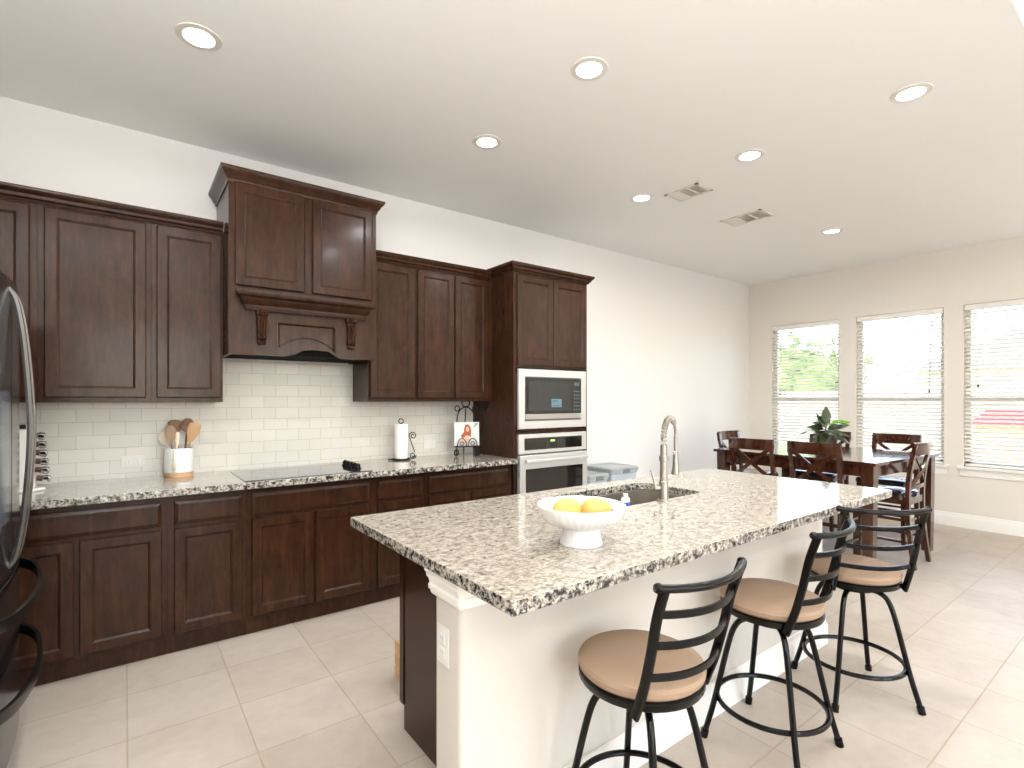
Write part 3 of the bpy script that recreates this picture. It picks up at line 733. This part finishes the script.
# ------------------------------------------------------------------ fruit bowl
bx_, by_ = 1.208, 1.229
t = thing('fruit_bowl', 'white fluted pedestal bowl holding two lemons on the island', 'bowl', (bx_, by_, .9145))
pr_ = [(0, .0), (.069, .0), (.070, .004), (.063, .03), (.060, .052), (.085, .062), (.118, .078), (.136, .100), (.146, .128), (.143, .130), (.132, .104), (.112, .083), (.08, .070), (.03, .066), (0, .066)]
MB().lathe([(r, .9145+z) for r, z in pr_], (bx_, by_, 0), 144, .012, 36).build('bowl_body', M_white, t, angle=60)
for (dx, dy, rz, lb) in ((-.034, .030, -.35, 'left of the two lemons in the white pedestal bowl'), (.044, -.026, -.9, 'right of the two lemons in the white pedestal bowl')):
    c0 = (bx_+dx, by_+dy, .9145+.110)
    R3 = Matrix.Rotation(rz, 3, 'Z')
    fr = thing('lemon', lb, 'lemon', (c0[0], c0[1], c0[2]-.036), 0, 'lemons in the bowl')
    g = MB(); rs = []
    for i in range(15):
        th = -PI/2+PI*i/14; xx_ = .047*math.sin(th)*(1+.10*abs(math.sin(th))**8); rr = .0385*math.cos(th)**.85 if abs(math.cos(th)) > .02 else .002
        rs.append([Vector(c0)+R3 @ Vector((xx_, rr*math.cos(2*PI*q/20), rr*math.sin(2*PI*q/20))) for q in range(20)])
    g.rings(rs).build('fruit', M_fruit, fr)
    tip = Vector(c0)+R3 @ Vector((.050, 0, 0)); MB().ball(tip, .005, seg=8).build('stem_end', M_leaf, fr)

# ------------------------------------------------------------------ bar stools
st = thing('bar_stool', 'black metal bar stool with tan seat nearest the camera', 'stool', (0, 0, 0), 0, 'bar stools at the island')
for q in range(4):
    a = PI/4+q*PI/2; c_, s_ = math.cos(a), math.sin(a)
    P = catmull([(.05*c_, .05*s_, .497), (.105*c_, .105*s_, .492), (.140*c_, .140*s_, .462), (.168*c_, .168*s_, .38), (.222*c_, .222*s_, .15), (.260*c_, .260*s_, .018)], 5)
    lg = MB().tube(P, .0112, 12).build('leg', M_stool, st)
    MB().cyl((.257*c_, .257*s_, .030), (.264*c_, .264*s_, .0005), .0155, 12).build('foot_cap', M_stool, lg)
MB().tube([(.203*math.cos(2*PI*k/48), .203*math.sin(2*PI*k/48), .16) for k in range(48)], .0102, 10, closed=True).build('foot_ring', M_stool, st)
MB().lathe([(0, .484), (.085, .484), (.085, .505), (.06, .512), (.06, .519), (0, .519)], (0,0,.008), 28).build('swivel_plate', M_stool, st)
# the turning upper half sits under an own rotation offset, added per stool
def upper(rz, par):
    X = Matrix.Rotation(rz, 4, 'Z')
    def bld(mb, name, mt, p=par, **k): return mb.build(name, mt, p, xf=X if True else None, **k)
    bld(MB().lathe([(0, .5195), (.150, .5195), (.186, .524), (.190, .531), (.190, .546), (.184, .550), (0, .550)], (0,0,.010), 40), 'seat_rim', M_stool)
    bld(MB().lathe([(0, .5505), (.180, .5505), (.189, .560), (.192, .575), (.187, .586), (.165, .597), (.10, .603), (0, .604)], (0,0,.010), 40), 'seat_cushion', M_seat)
    sp = {}
    for s_ in (-1, 1):
        P = catmull([(s_*.158, -.116, .522), (s_*.159, -.127, .55), (s_*.161, -.152, .62), (s_*.164, -.178, .72), (s_*.168, -.200, .82), (s_*.172, -.230, .912)], 5)
        bld(MB().sweep(P, [(-.007, -.012), (0, -.0145), (.007, -.012), (.008, 0), (.007, .012), (0, .0145), (-.007, .012), (-.008, 0)], up=(0, 1, .2)), 'back_post', M_stool)
    def at(z):
        T_ = [(.54, .159, -.126), (.62, .161, -.152), (.72, .164, -.178), (.82, .168, -.200), (.912, .172, -.230)]
        for a, b in zip(T_, T_[1:]):
            if a[0] <= z <= b[0]: f = (z-a[0])/(b[0]-a[0]); return a[1]+(b[1]-a[1])*f, a[2]+(b[2]-a[2])*f
    for z in (.65, .745, .835):
        hx, hy = at(z); P = []
        for k in range(17):
            u = -1+2*k/16; P.append((hx*u, hy-.048*(1-u*u), z-.004*(1-u*u)))
        bld(MB().sweep(P, [(-.0035, -.0098), (.0035, -.0098), (.0045, 0), (.0035, .0098), (-.0035, .0098), (-.0045, 0)]), 'back_slat', M_stool)
    P = []
    for k in range(21):
        u = -1+2*k/20; P.append((.186*u, -.226-.050*(1-u*u), .912-.006*(1-u*u)))
    tr = bld(MB().tube(P, .0112, 12), 'top_rail', M_stool)
    for s_ in (-1, 1):
        bld(MB().tube([(s_*.182, -.225, .912), (s_*.190, -.220, .912), (s_*.197, -.216, .913)], [.0125, .0145, .010], 12), 'end_cap', M_stool, tr)
# each stool: its own swivel angle
def mk_stool(x, y, base_rot, seat_rot, label, first=False):
    if first: r = st; r.location = (0,0,0)
    else: r = dup(st_base, (0,0,0), 0, label, 'bar stools at the island')
    upper(seat_rot-base_rot, r)
    r.location = (x, y, 0); r.rotation_euler = (0, 0, base_rot); r['label'] = label
    return r
st_base = st
s2 = mk_stool(2.10, 1.045, .03, .08, 'middle of the three black metal bar stools, second from the camera')
s3 = mk_stool(2.79, .995, math.radians(50), -.70, 'farthest black metal bar stool, at the dining end of the island, facing away')
s1 = mk_stool(1.272, 1.035, .10, -.03, 'nearest of the three black metal bar stools, closest to the camera', True)

# ------------------------------------------------------------------ dining table and chairs
tb = thing('dining_table', 'square dark wood counter-height dining table by the windows', 'table', (5.355, 2.18, 0), math.radians(-3.2))
hx, hy = .665, .715
MB().box(-hx, hx, -hy, hy, .868, .895).build('tabletop', M_wood_red, None, bevel=.004)
tt = bpy.data.objects['tabletop']; tt.parent = tb
ap = MB()
for s_ in (-1, 1):
    ap.box(s_*(hx-.05)-.012, s_*(hx-.05)+.012, -hy+.12, hy-.12, .775, .867); ap.box(-hx+.12, hx-.12, s_*(hy-.05)-.012, s_*(hy-.05)+.012, .775, .867)
o = ap.build('apron', M_wood_red); o.parent = tb
for sx in (-1, 1):
    for sy in (-1, 1):
        cx_, cy_ = sx*(hx-.07), sy*(hy-.07); a, b_ = .047, .036
        o = MB().hexa([(cx_-b_, cy_-b_, 0), (cx_+b_, cy_-b_, 0), (cx_+b_, cy_+b_, 0), (cx_-b_, cy_+b_, 0)], [(cx_-a, cy_-a, .867), (cx_+a, cy_-a, .867), (cx_+a, cy_+a, .867), (cx_-a, cy_+a, .867)]).build('leg', M_wood_red, bevel=.003); o.parent = tb
M_seatd = mat('dark_leather_seat', (44, 30, 24), .22, coat=.6)
dc = thing('dining_chair', 'x', 'chair', (0,0,0), 0, 'dining chairs')
W = .205
for s_ in (-1, 1):
    P = catmull([(s_*(W-.02), -.235, 0.0), (s_*(W-.02), -.200, .30), (s_*(W-.02), -.190, .58), (s_*(W-.018), -.205, .80), (s_*(W-.016), -.245, 1.02)], 5)
    MB().sweep(P, [(-.019, -.015), (.019, -.015), (.019, .015), (-.019, .015)], up=(0, 1, 0)).build('rear_leg', M_wood_red, dc)
    MB().hexa([(s_*.185-.016, .170, 0), (s_*.185+.016, .170, 0), (s_*.185+.016, .202, 0), (s_*.185-.016, .202, 0)], [(s_*.185-.02, .165, .56), (s_*.185+.02, .165, .56), (s_*.185+.02, .205, .56), (s_*.185-.02, .205, .56)]).build('front_leg', M_wood_red, dc)
    for z in (.20, .38): MB().box(s_*.185-.009, s_*.185+.009, -.185, .17, z, z+.022).build('stretcher', M_wood_red, dc)
MB().box(-.165, .165, .178, .198, .26, .29).build('stretcher', M_wood_red, dc); MB().box(-.165, .165, -.212, -.195, .28, .302).build('stretcher', M_wood_red, dc)
sf = MB(); sf.box(-.166, .166, -.20, -.18, .52, .575).box(-.166, .166, .175, .195, .52, .56)
for s_ in (-1, 1): sf.box(s_*.185-.011, s_*.185+.011, -.17, .165, .52, .56)
sf.build('seat_frame', M_wood_red, dc)
MB().rings([[Vector((x, y, z)) for x, y in rounded(-.215+i, .215-i, -.165+i, .225-i, .03, (0,1,2,3))] for i, z in ((0, .561), (0, .595), (.01, .608), (.03, .613))]).build('seat', M_seatd, dc)
def bar(p0, p1, bow, wz, th, name, n=14):
    P = []
    for k_ in range(n+1):
        u = k_/n; p = Vector(p0).lerp(Vector(p1), u); p.y -= bow*4*u*(1-u); P.append(p)
    return MB().sweep(P, [(-th, -wz), (th, -wz), (th, wz), (-th, wz)]).build(name, M_wood_red, dc)
bar((-.209, -.237, .985), (.209, -.237, .985), .035, .050, .010, 'top_rail')
bar((-.17, -.195, .665), (.17, -.195, .665), .02, .016, .009, 'lower_rail')
for s_ in (-1, 1): bar((-s_*.172, -.199, .675), (s_*.172, -.232-.004*s_, .95), .022+.006*s_, .016, .006, 'cross_bar')
chairs = [(4.815, 2.46, -PI/2, 'dark wood X-back dining chair nearest the kitchen wall, its back to the island'),
 (4.815, 1.92, -PI/2, 'dark wood X-back dining chair in front of the potted plant, its back to the island'),
 (6.125, 2.50, PI/2, 'dark wood dining chair behind the potted plant, under the left window'),
 (6.125, 1.875, PI/2, 'dark wood dining chair with its back to the middle window'),
 (5.45, 2.95, PI, 'dark wood dining chair at the table end by the kitchen wall'),
 (5.33, 1.625, 0.0, 'dark wood X-back dining chair at the right end of the table, seen side-on')]
for i, (x, y, r, lb) in enumerate(chairs):
    if i == 0: chair0 = (x, y, r, lb); continue
    dup(dc, (x, y, 0), r, lb, 'dining chairs')
dc.location = (chair0[0], chair0[1], 0); dc.rotation_euler = (0, 0, chair0[2]); dc['label'] = chair0[3]

# ------------------------------------------------------------------ potted plant
px_, py_ = 5.33, 2.13
t = thing('potted_plant', 'potted plant with broad dark green leaves on the dining table', 'plant', (px_, py_, .8955))
MB().lathe([(0, .8955), (.070, .8955), (.078, .90), (.095, .99), (.100, 1.035), (.094, 1.037), (.088, 1.02), (0, 1.02)], (px_, py_, 0), 32).build('pot', M_pot, t)
MB().lathe([(0, 1.0205), (.086, 1.0205), (.04, 1.03), (0, 1.032)], (px_, py_, 0), 20).build('soil', M_soil, t)
MB().tube([(px_, py_, 1.02), (px_, py_+.003, 1.08), (px_+.003, py_, 1.15)], [.012, .010, .006], 8).build('stem', M_leaf, t)
rvec = Vector((.8, -.6, 0)); fvec = Vector((.6, .8, 0))
# leaf: (base height, direction right, direction depth, up, length, width, droop)
leaves = [(1.14, .03, .02, 1.0, .19, .095, 0), (1.12, -.8, -.25, .55, .20, .062, .06), (1.10, -.85, -.2, .30, .23, .062, .05), (1.08, -.85, .2, .10, .23, .06, .05),
 (1.07, -.75, -.3, -.15, .21, .055, .09), (1.12, .9, -.1, .42, .25, .085, .05), (1.09, .75, -.35, .05, .22, .06, .08), (1.07, .7, .25, -.25, .20, .055, .1),
 (1.12, .3, .9, .35, .2, .07, .05), (1.10, -.3, .9, .3, .2, .07, .05), (1.09, .2, -.95, .15, .2, .065, .06), (1.10, .45, -.8, .45, .18, .06, .03), (1.08, -.3, -.95, .05, .19, .06, .07), (1.12, .35, .3, .8, .15, .06, .0), (1.09, .85, .3, .15, .2, .06, .07),
 (1.10, -.6, -.5, .5, .19, .07, .03), (1.11, .6, -.4, .3, .21, .075, .04), (1.08, .5, -.6, -.1, .19, .07, .08), (1.08, -.55, -.6, -.15, .18, .07, .09), (1.12, -.35, .2, .75, .16, .07, .01), (1.10, .0, -.9, .1, .17, .08, .07), (1.07, .95, -.1, -.05, .23, .07, .1)]
for k, (z0, a, b_, u_, L_, wd, dr_) in enumerate(leaves):
    d = (rvec*a+fvec*b_+Vector((0,0,u_))).normalized(); sd_ = d.cross((Vector((0,0,.55))-fvec*(.85 if k % 3 else .5)).normalized()).normalized()
    nr = sd_.cross(d).normalized(); g = MB(); top = []; n_ = 10
    p0 = Vector((px_, py_, z0)); prev = None; rows = []
    for j in range(n_+1):
        u = j/n_; wv = wd/2*math.sin(PI*max(0, min(1, (u-.12)/.88))**.8) if u > .12 else .002
        wv = max(wv, .0018); c0 = p0+d*L_*u-Vector((0,0,dr_*u*u))
        rows.append([c0-sd_*wv+nr*.008*(wv/wd), c0-nr*.001, c0+sd_*wv+nr*.008*(wv/wd), c0+nr*.0014])
    g.rings(rows).build('leaf', M_leafb if k == 5 else M_leaf, t, angle=70)

# ------------------------------------------------------------------ refrigerator (faces +X, stands against the left wall)
fy0, fy1, fxf = 2.215, 3.125, -.365
t = thing('refrigerator', 'black stainless french door refrigerator with curved bar handles', 'refrigerator', ((XL+fxf)/2, (fy0+fy1)/2, 0))
MB().box(XL+.03, fxf-.055, fy0+.005, fy1-.005, .03, 1.82).build('cabinet', mat('fridge_side', (40, 38, 38), .4, .3), t, bevel=.004)
MB().box(XL+.08, fxf-.08, fy0+.03, fy1-.03, 0, .03).build('base_grille', M_dark, t)
def fdoor(y0, y1, z0, z1, name, bow=.035):
    rs = []; n_ = 10; ym, hw = (fy0+fy1)/2, (fy1-fy0)/2
    pr = []
    for k in range(n_+1):
        y = y0+(y1-y0)*k/n_; pr.append((fxf-.012+bow*(1-((y-ym)/hw)**2), y))
    loop = pr+[(fxf-.05, y1), (fxf-.05, y0)]
    return MB().rings([[Vector((x, y, z)) for x, y in loop] for z in (z0, z1)]).build(name, M_fridge, t, bevel=.004)
ys = 2.668
dfar = fdoor(ys+.003, fy1-.002, .735, 1.84, 'door'); dnear = fdoor(fy0+.002, ys-.003, .735, 1.84, 'door')
d1 = fdoor(fy0+.002, fy1-.002, .425, .725, 'freezer_drawer'); d2 = fdoor(fy0+.002, fy1-.002, .06, .415, 'freezer_drawer')
def vhandle(y, par):
    P = catmull([(fxf+.018, y, .775), (fxf+.040, y, .82), (fxf+.062, y, .98), (fxf+.078, y, 1.27), (fxf+.064, y, 1.56), (fxf+.042, y, 1.74), (fxf+.018, y, 1.80)], 6)
    MB().sweep(P, [(-.014, -.008), (.014, -.008), (.016, 0), (.012, .009), (-.012, .009), (-.016, 0)], up=(1, 0, 0)).build('handle', M_handle, par)
vhandle(ys+.040, dfar); vhandle(ys-.040, dnear)
def hhandle(z, par):
    P = catmull([(fxf-.005, fy1-.015, z+.01), (fxf+.040, fy1-.07, z), (fxf+.075, fy1-.20, z-.01), (fxf+.095, ys, z-.014), (fxf+.075, fy0+.20, z-.01), (fxf+.040, fy0+.07, z), (fxf-.005, fy0+.015, z+.01)], 6)
    MB().sweep(P, [(-.007, -.020), (.007, -.020), (.009, 0), (.007, .020), (-.007, .020), (-.009, 0)]).build('handle', M_handled, par)
hhandle(.665, d1); hhandle(.375, d2)
MB().box(fxf+.0235, fxf+.0255, 2.36, 2.60, .95, 1.42).build('dispenser', mat('dispenser_panel', (92, 100, 112), .15, .3), dnear)

# ------------------------------------------------------------------ counter-top items
t = thing('utensil_crock', 'white ceramic crock on a wooden base, full of cooking utensils', 'crock', (.27, 3.80, .9145))
cx_, cy_ = .265, 3.80
MB().lathe([(0, .9145), (.076, .9145), (.077, .918), (.077, .938), (.074, .941), (0, .941)], (cx_, cy_, 0), 36).build('wooden_base', M_spoonw, t)
MB().lathe([(0, .9415), (.076, .9415), (.079, .946), (.079, 1.086), (.077, 1.09), (.073, 1.088), (.072, .955), (0, .952)], (cx_, cy_, 0), 36).build('crock_body', M_white, t)
def utensil(name, label, base, tip, head, mt, hw, hl, ht=.006, r=.006):
    b0, t0 = Vector(base), Vector(tip); d = (t0-b0).normalized()
    th = thing(name, label, 'utensil', base, 0, 'utensils in the crock')
    MB().tube([b0, b0.lerp(t0, .5), t0], [r, r, r*.9], 8).build('shaft', mt, th)
    face = (Vector((0, 0, 0))-Vector((t0.x, t0.y, 0))).normalized(); nrm = (face-d*face.dot(d)).normalized(); s_ = d.cross(nrm); rs = []
    for j in range(13):
        u = j/12
        if head == 'spoon': wv = hw*math.sin(PI*(.06+.88*u))**.7
        else: wv = hw*(.35+.65*min(1, u*2.2)) if u < .85 else hw*math.sqrt(max(.05, 1-((u-.85)/.155)**2))
        dep = -.012*math.sin(PI*u) if head == 'spoon' else 0
        c = t0+d*(hl*u-.004)+nrm*dep
        rs.append([c+s_*wv*math.cos(2*PI*q/12)+nrm*ht*math.sin(2*PI*q/12)*(wv/hw) for q in range(12)])
    MB().rings(rs).build('head', mt, th)
def up(a, b_, z): return (cx_+.8*a+.6*b_, cy_-.6*a+.8*b_, z)
utensil('wooden_spoon', 'cream spoon leaning farthest left in the white crock', up(.02, -.02, .957), up(-.072, -.01, 1.115), 'spoon', M_spoonc, .026, .085)
utensil('turner', 'brown silicone turner at the back left of the white crock', up(.01, .0, .957), up(-.042, .035, 1.17), 'flat', M_spoond, .034, .10)
utensil('ladle', 'dark brown ladle standing highest in the white crock', up(.0, .045, .957), up(.014, .055, 1.19), 'spoon', M_spoond, .040, .085)
utensil('slotted_spoon', 'greyish brown slotted spoon in the middle of the white crock', up(-.01, -.03, .957), up(-.018, -.045, 1.14), 'spoon', mat('taupe_silicone', (156, 128, 108), .6), .032, .095)
utensil('spatula', 'tan wooden spatula leaning right in the white crock', up(.0, .02, .957), up(.062, .01, 1.13), 'flat', M_spoonw, .034, .13)
utensil('whisk_handle', 'cream handled tool standing at the front right of the white crock', up(.005, -.04, .957), up(.026, -.060, 1.10), 'flat', M_spoonc, .011, .10, .007)
t = thing('measuring_spoon', 'small cream measuring spoon hanging on the front of the white crock', 'utensil', up(.026, -.088, 1.0))
MB().tube([up(.024, -.084, 1.085), up(.026, -.086, 1.02)], .006, 8).build('shaft', M_spoonc, t)
MB().ball(up(.028, -.088, .99), .02, .9, .3, 1.5, 14, Matrix.Rotation(-.64, 3, 'Z')).build('head', M_spoonc, t)
# spice rack
cx_, cy_ = -.415, 3.66
t = thing('spice_rack', 'white and chrome spice rack tower beside the refrigerator handle', 'spice rack', (cx_, cy_, .9145))
MB().lathe([(0, .9145), (.075, .9145), (.078, .92), (.070, .93), (0, .932)], (cx_, cy_, 0), 32).build('base', M_white, t)
MB().hexa([(cx_-.055, cy_-.04, .932), (cx_+.04, cy_-.04, .932), (cx_+.04, cy_+.04, .932), (cx_-.055, cy_+.04, .932)], [(cx_-.035, cy_-.03, 1.235), (cx_+.002, cy_-.03, 1.235), (cx_+.002, cy_+.03, 1.235), (cx_-.035, cy_+.03, 1.235)]).build('tower', M_whitep, t, bevel=.004)
MB().box(cx_-.04, cx_+.008, cy_-.035, cy_+.035, 1.236, 1.262).build('cap', M_chrome, t, bevel=.004)
for k in range(6):
    z = .975+k*.045; x = cx_+.062-.004*k
    fx_ = thing('spice_jar', 'spice jar with chrome lid on the rack, %s' % ['bottom of the column', 'second from the bottom', 'third from the bottom', 'third from the top', 'second from the top', 'topmost of the column'][k], 'jar', (x, cy_-.01, z), 0, 'spice jars')
    MB().tube([(cx_+.042-.006*k, cy_-.01, z+.004), (x+.004, cy_-.01, z)], .015, 14).build('glass_jar', mat('dark_spice', (70, 46, 30), .2, coat=.5), fx_)
    MB().tube([(x+.005, cy_-.01, z), (x+.012, cy_-.01, z-.001), (x+.030, cy_-.01, z-.004), (x+.036, cy_-.01, z-.005)], [.016, .0195, .0195, .012], 16).build('lid', M_chrome, fx_)
# paper towel holder and roll
cx_, cy_ = 1.735, 3.77
t = thing('paper_towel_holder', 'black wrought iron paper towel holder with scrolled side arm', 'paper towel holder', (cx_, cy_, .9145))
hb = MB().tube([(cx_+.07*math.cos(2*PI*k/32), cy_+.07*math.sin(2*PI*k/32), .921) for k in range(32)], .0055, 8, closed=True)
hb.tube([(cx_-.07, cy_, .921), (cx_+.07, cy_, .921)], .0045, 8); hb.tube([(cx_-.098, cy_+.02, .9195), (cx_-.07, cy_, .921)], .0045, 8)
hb.build('base_ring', M_iron, t)
MB().tube([(cx_, cy_, .921), (cx_, cy_, 1.205)], .005, 8).build('spindle', M_iron, t)
MB().tube([(cx_+.018*math.cos(a)*.8, cy_-.018*math.cos(a)*.6, 1.22+.018*math.sin(a)) for a in [2*PI*k/20-PI/2 for k in range(20)]], .0042, 8, closed=True).build('finial_loop', M_iron, t)
def spiral(c, r0, r1, a0, turns, n_=26):
    out = []
    for k in range(n_+1):
        u = k/n_; a = a0+2*PI*turns*u; r = r0+(r1-r0)*u; out.append(Vector((c[0]+.8*r*math.cos(a), c[1]-.6*r*math.cos(a), c[2]+r*math.sin(a))))
    return out
ax, ay = cx_+.8*.078, cy_-.6*.078
sa = MB(); up_ = spiral((ax+.012, ay-.009, 1.105), .006, .030, 0, 1.5); lo_ = spiral((ax+.012, ay-.009, .950), .006, .028, PI, 1.5)
sa.tube(up_+[Vector((ax+.8*.0, ay, 1.06)), Vector((ax+.8*.018, ay-.6*.018, 1.01)), Vector((ax+.8*.03, ay-.6*.03, .975))], .0038, 8); sa.tube(lo_+[Vector((ax, ay, .925))], .0038, 8)
sa.build('scroll_arm', M_iron, t)
MB().lathe([(.020, .9275), (.052, .9275), (.0535, .931), (.0535, 1.193), (.052, 1.197), (.020, 1.197)], (cx_, cy_, 0), 36, cap0=False, cap1=False).build('paper_towel_roll', M_paper)
tag(bpy.data.objects['paper_towel_roll'], 'white paper towel roll on the black iron holder', 'paper towel')
# easel with picture tile
ec = Vector((2.305, 3.72, .9145)); er = Vector((.93, -.37, 0)); ef = Vector((-.37, -.93, 0))   # right and front
def E3(a, f, z): return ec+er*a+ef*f+Vector((0, 0, z))
t = thing('picture_easel', 'black wrought iron tabletop easel with scrollwork in the counter corner', 'easel', tuple(ec))
fr = MB()
for s_ in (-1, 1):
    fr.tube(catmull([E3(s_*.085, .045, .008), E3(s_*.088, .03, .04), E3(s_*.080, .02, .10), E3(s_*.078, -.0, .30), E3(s_*.060, -.015, .37), E3(s_*.025, -.02, .405), E3(0, -.02, .41)], 6), .0055, 8)
    fr.tube([E3(s_*.09+.016*math.cos(2*PI*k/16), .045, .032+.024*math.sin(2*PI*k/16)) for k in range(16)], .006, 8, closed=True)
fr.build('frame', M_iron, t)
MB().tube([E3(.03*math.cos(2*PI*k/20)*1.1, -.02, .445+.032*math.sin(2*PI*k/20)) for k in range(20)], .0055, 8, closed=True).tube([E3(-.075+.02*math.cos(2*PI*k/20), -.01, .40+.022*math.sin(2*PI*k/20)) for k in range(20)], .0045, 8, closed=True).tube([E3(.075+.02*math.cos(2*PI*k/20), -.01, .40+.022*math.sin(2*PI*k/20)) for k in range(20)], .0045, 8, closed=True).build('top_scroll', M_iron, t)
MB().tube([E3(-.105, .052, .082), E3(.105, .052, .082)], .0055, 8).tube([E3(-.105, .052, .082), E3(-.105, .02, .082)], .005, 8).tube([E3(.105, .052, .082), E3(.105, .02, .082)], .005, 8).build('ledge', M_iron, t)
ls = MB()
for s_ in (-1, 1): ls.tube([E3(s_*.045+.038*math.cos(PI*k/14), .058, .088+.062*math.sin(PI*k/14)) for k in range(15)], .004, 8); ls.tube([E3(s_*.045+.016*math.cos(2*PI*k/14), .058, .108+.014*math.sin(2*PI*k/14)) for k in range(14)], .0035, 6, closed=True)
ls.build('front_scroll', M_iron, t)
MB().tube([E3(0, -.02, .40), E3(0, -.13, .006)], .005, 8).build('rear_leg', M_iron, t)
pc = thing('picture_tile', 'small white picture tile of a red-haired figure, standing on the easel', 'picture', tuple(E3(0, .03, .09)))
def plate(pts, f0, th):
    m_ = MB(); m_.rings([[E3(a, f0+(.30-z)*.06, z) for a, z in pts], [E3(a, f0+th+(.30-z)*.06, z) for a, z in pts]]); return m_
plate([(-.105, .089), (.105, .089), (.105, .285), (-.105, .285)], .020, .006).build('tile', mat('picture_white', (196, 196, 192), .3), pc)
def ell(cx, cz, rx, rz, n_=20): return [(cx+rx*math.cos(2*PI*k/n_), cz+rz*math.sin(2*PI*k/n_)) for k in range(n_)]
plate([(-.045, .155), (-.02, .15), (-.01, .17), (.02, .17), (.03, .155), (.038, .20), (.032, .245), (.01, .268), (-.012, .262), (-.022, .235), (-.025, .20), (-.05, .175)], .0262, .0005).build('painted_hair', mat('red_hair_paint', (150, 62, 28), .5), pc)
plate(ell(.006, .225, .013, .022), .0268, .0005).build('painted_face', mat('skin_paint', (206, 160, 126), .5), pc)
plate([(-.07, .12), (-.02, .105), (.03, .12), (.012, .17), (-.006, .175)], .0268, .0004).build('painted_dress', mat('peach_paint', (206, 164, 142), .5), pc)
plate([(.055, .235), (.095, .265), (.095, .28), (.07, .275)], .0262, .0004).build('painted_leaf', mat('grey_paint', (130, 132, 138), .5), pc)

# bins behind the oven tower, wooden box behind the island
for x0, x1, y0, y1, zt, lb in ((3.50, 3.80, 3.46, 3.86, .672, 'pale grey plastic storage bin with grey lid, directly beside the oven tower'), (3.83, 4.24, 3.46, 3.86, .712, 'larger pale blue-grey plastic storage bin with grey lid, right of the smaller bin')):
    t = thing('storage_bin', lb, 'bin', ((x0+x1)/2, (y0+y1)/2, 0), 0, 'lidded storage bins')
    def rr_(i, z): return [Vector((x, y, z)) for x, y in rounded(x0+i, x1-i, y0+i, y1-i, .04, (0,1,2,3))]
    MB().rings([rr_(.04, 0), rr_(.035, .01), rr_(.012, zt-.07), rr_(.004, zt-.06), rr_(.004, zt-.045)]).build('tub', mat('pale_blue_plastic', (188, 200, 206), .25, coat=.3), t)
    MB().rings([rr_(-.004, zt-.044), rr_(-.004, zt-.015), rr_(.01, zt-.006), rr_(.03, zt-.004), rr_(.04, zt-.010)]).build('lid', mat('grey_lid', (158, 164, 164), .3), t)
    MB().box((x0+x1)/2-.05, (x0+x1)/2+.05, y0-.008, y0+.004, zt-.06, zt-.02).build('latch', M_greyp, t, bevel=.002)
t = thing('wooden_crate', 'small light wooden crate on the floor behind the island end', 'crate', (1.19, 2.30, 0))
CRX = .035
cr = MB()
for z in (.012, .075, .138):
    cr.box(1.05, 1.33, 2.20, 2.212, z, z+.05).box(1.05, 1.33, 2.388, 2.40, z, z+.05).box(1.04, 1.05, 2.20, 2.40, z, z+.05).box(1.33, 1.34, 2.20, 2.40, z, z+.05)
cr.build('slats', M_spoonw, t, xf=Matrix.Translation((CRX, .01, 0)))
co = MB()
for x in (1.05, 1.31):
    for y in (2.212, 2.368): co.box(x, x+.02, y, y+.02, 0, .19)
co.box(1.05, 1.33, 2.212, 2.388, .004, .012); co.build('corner_posts', M_spoonw, t, xf=Matrix.Translation((CRX, .01, 0)))
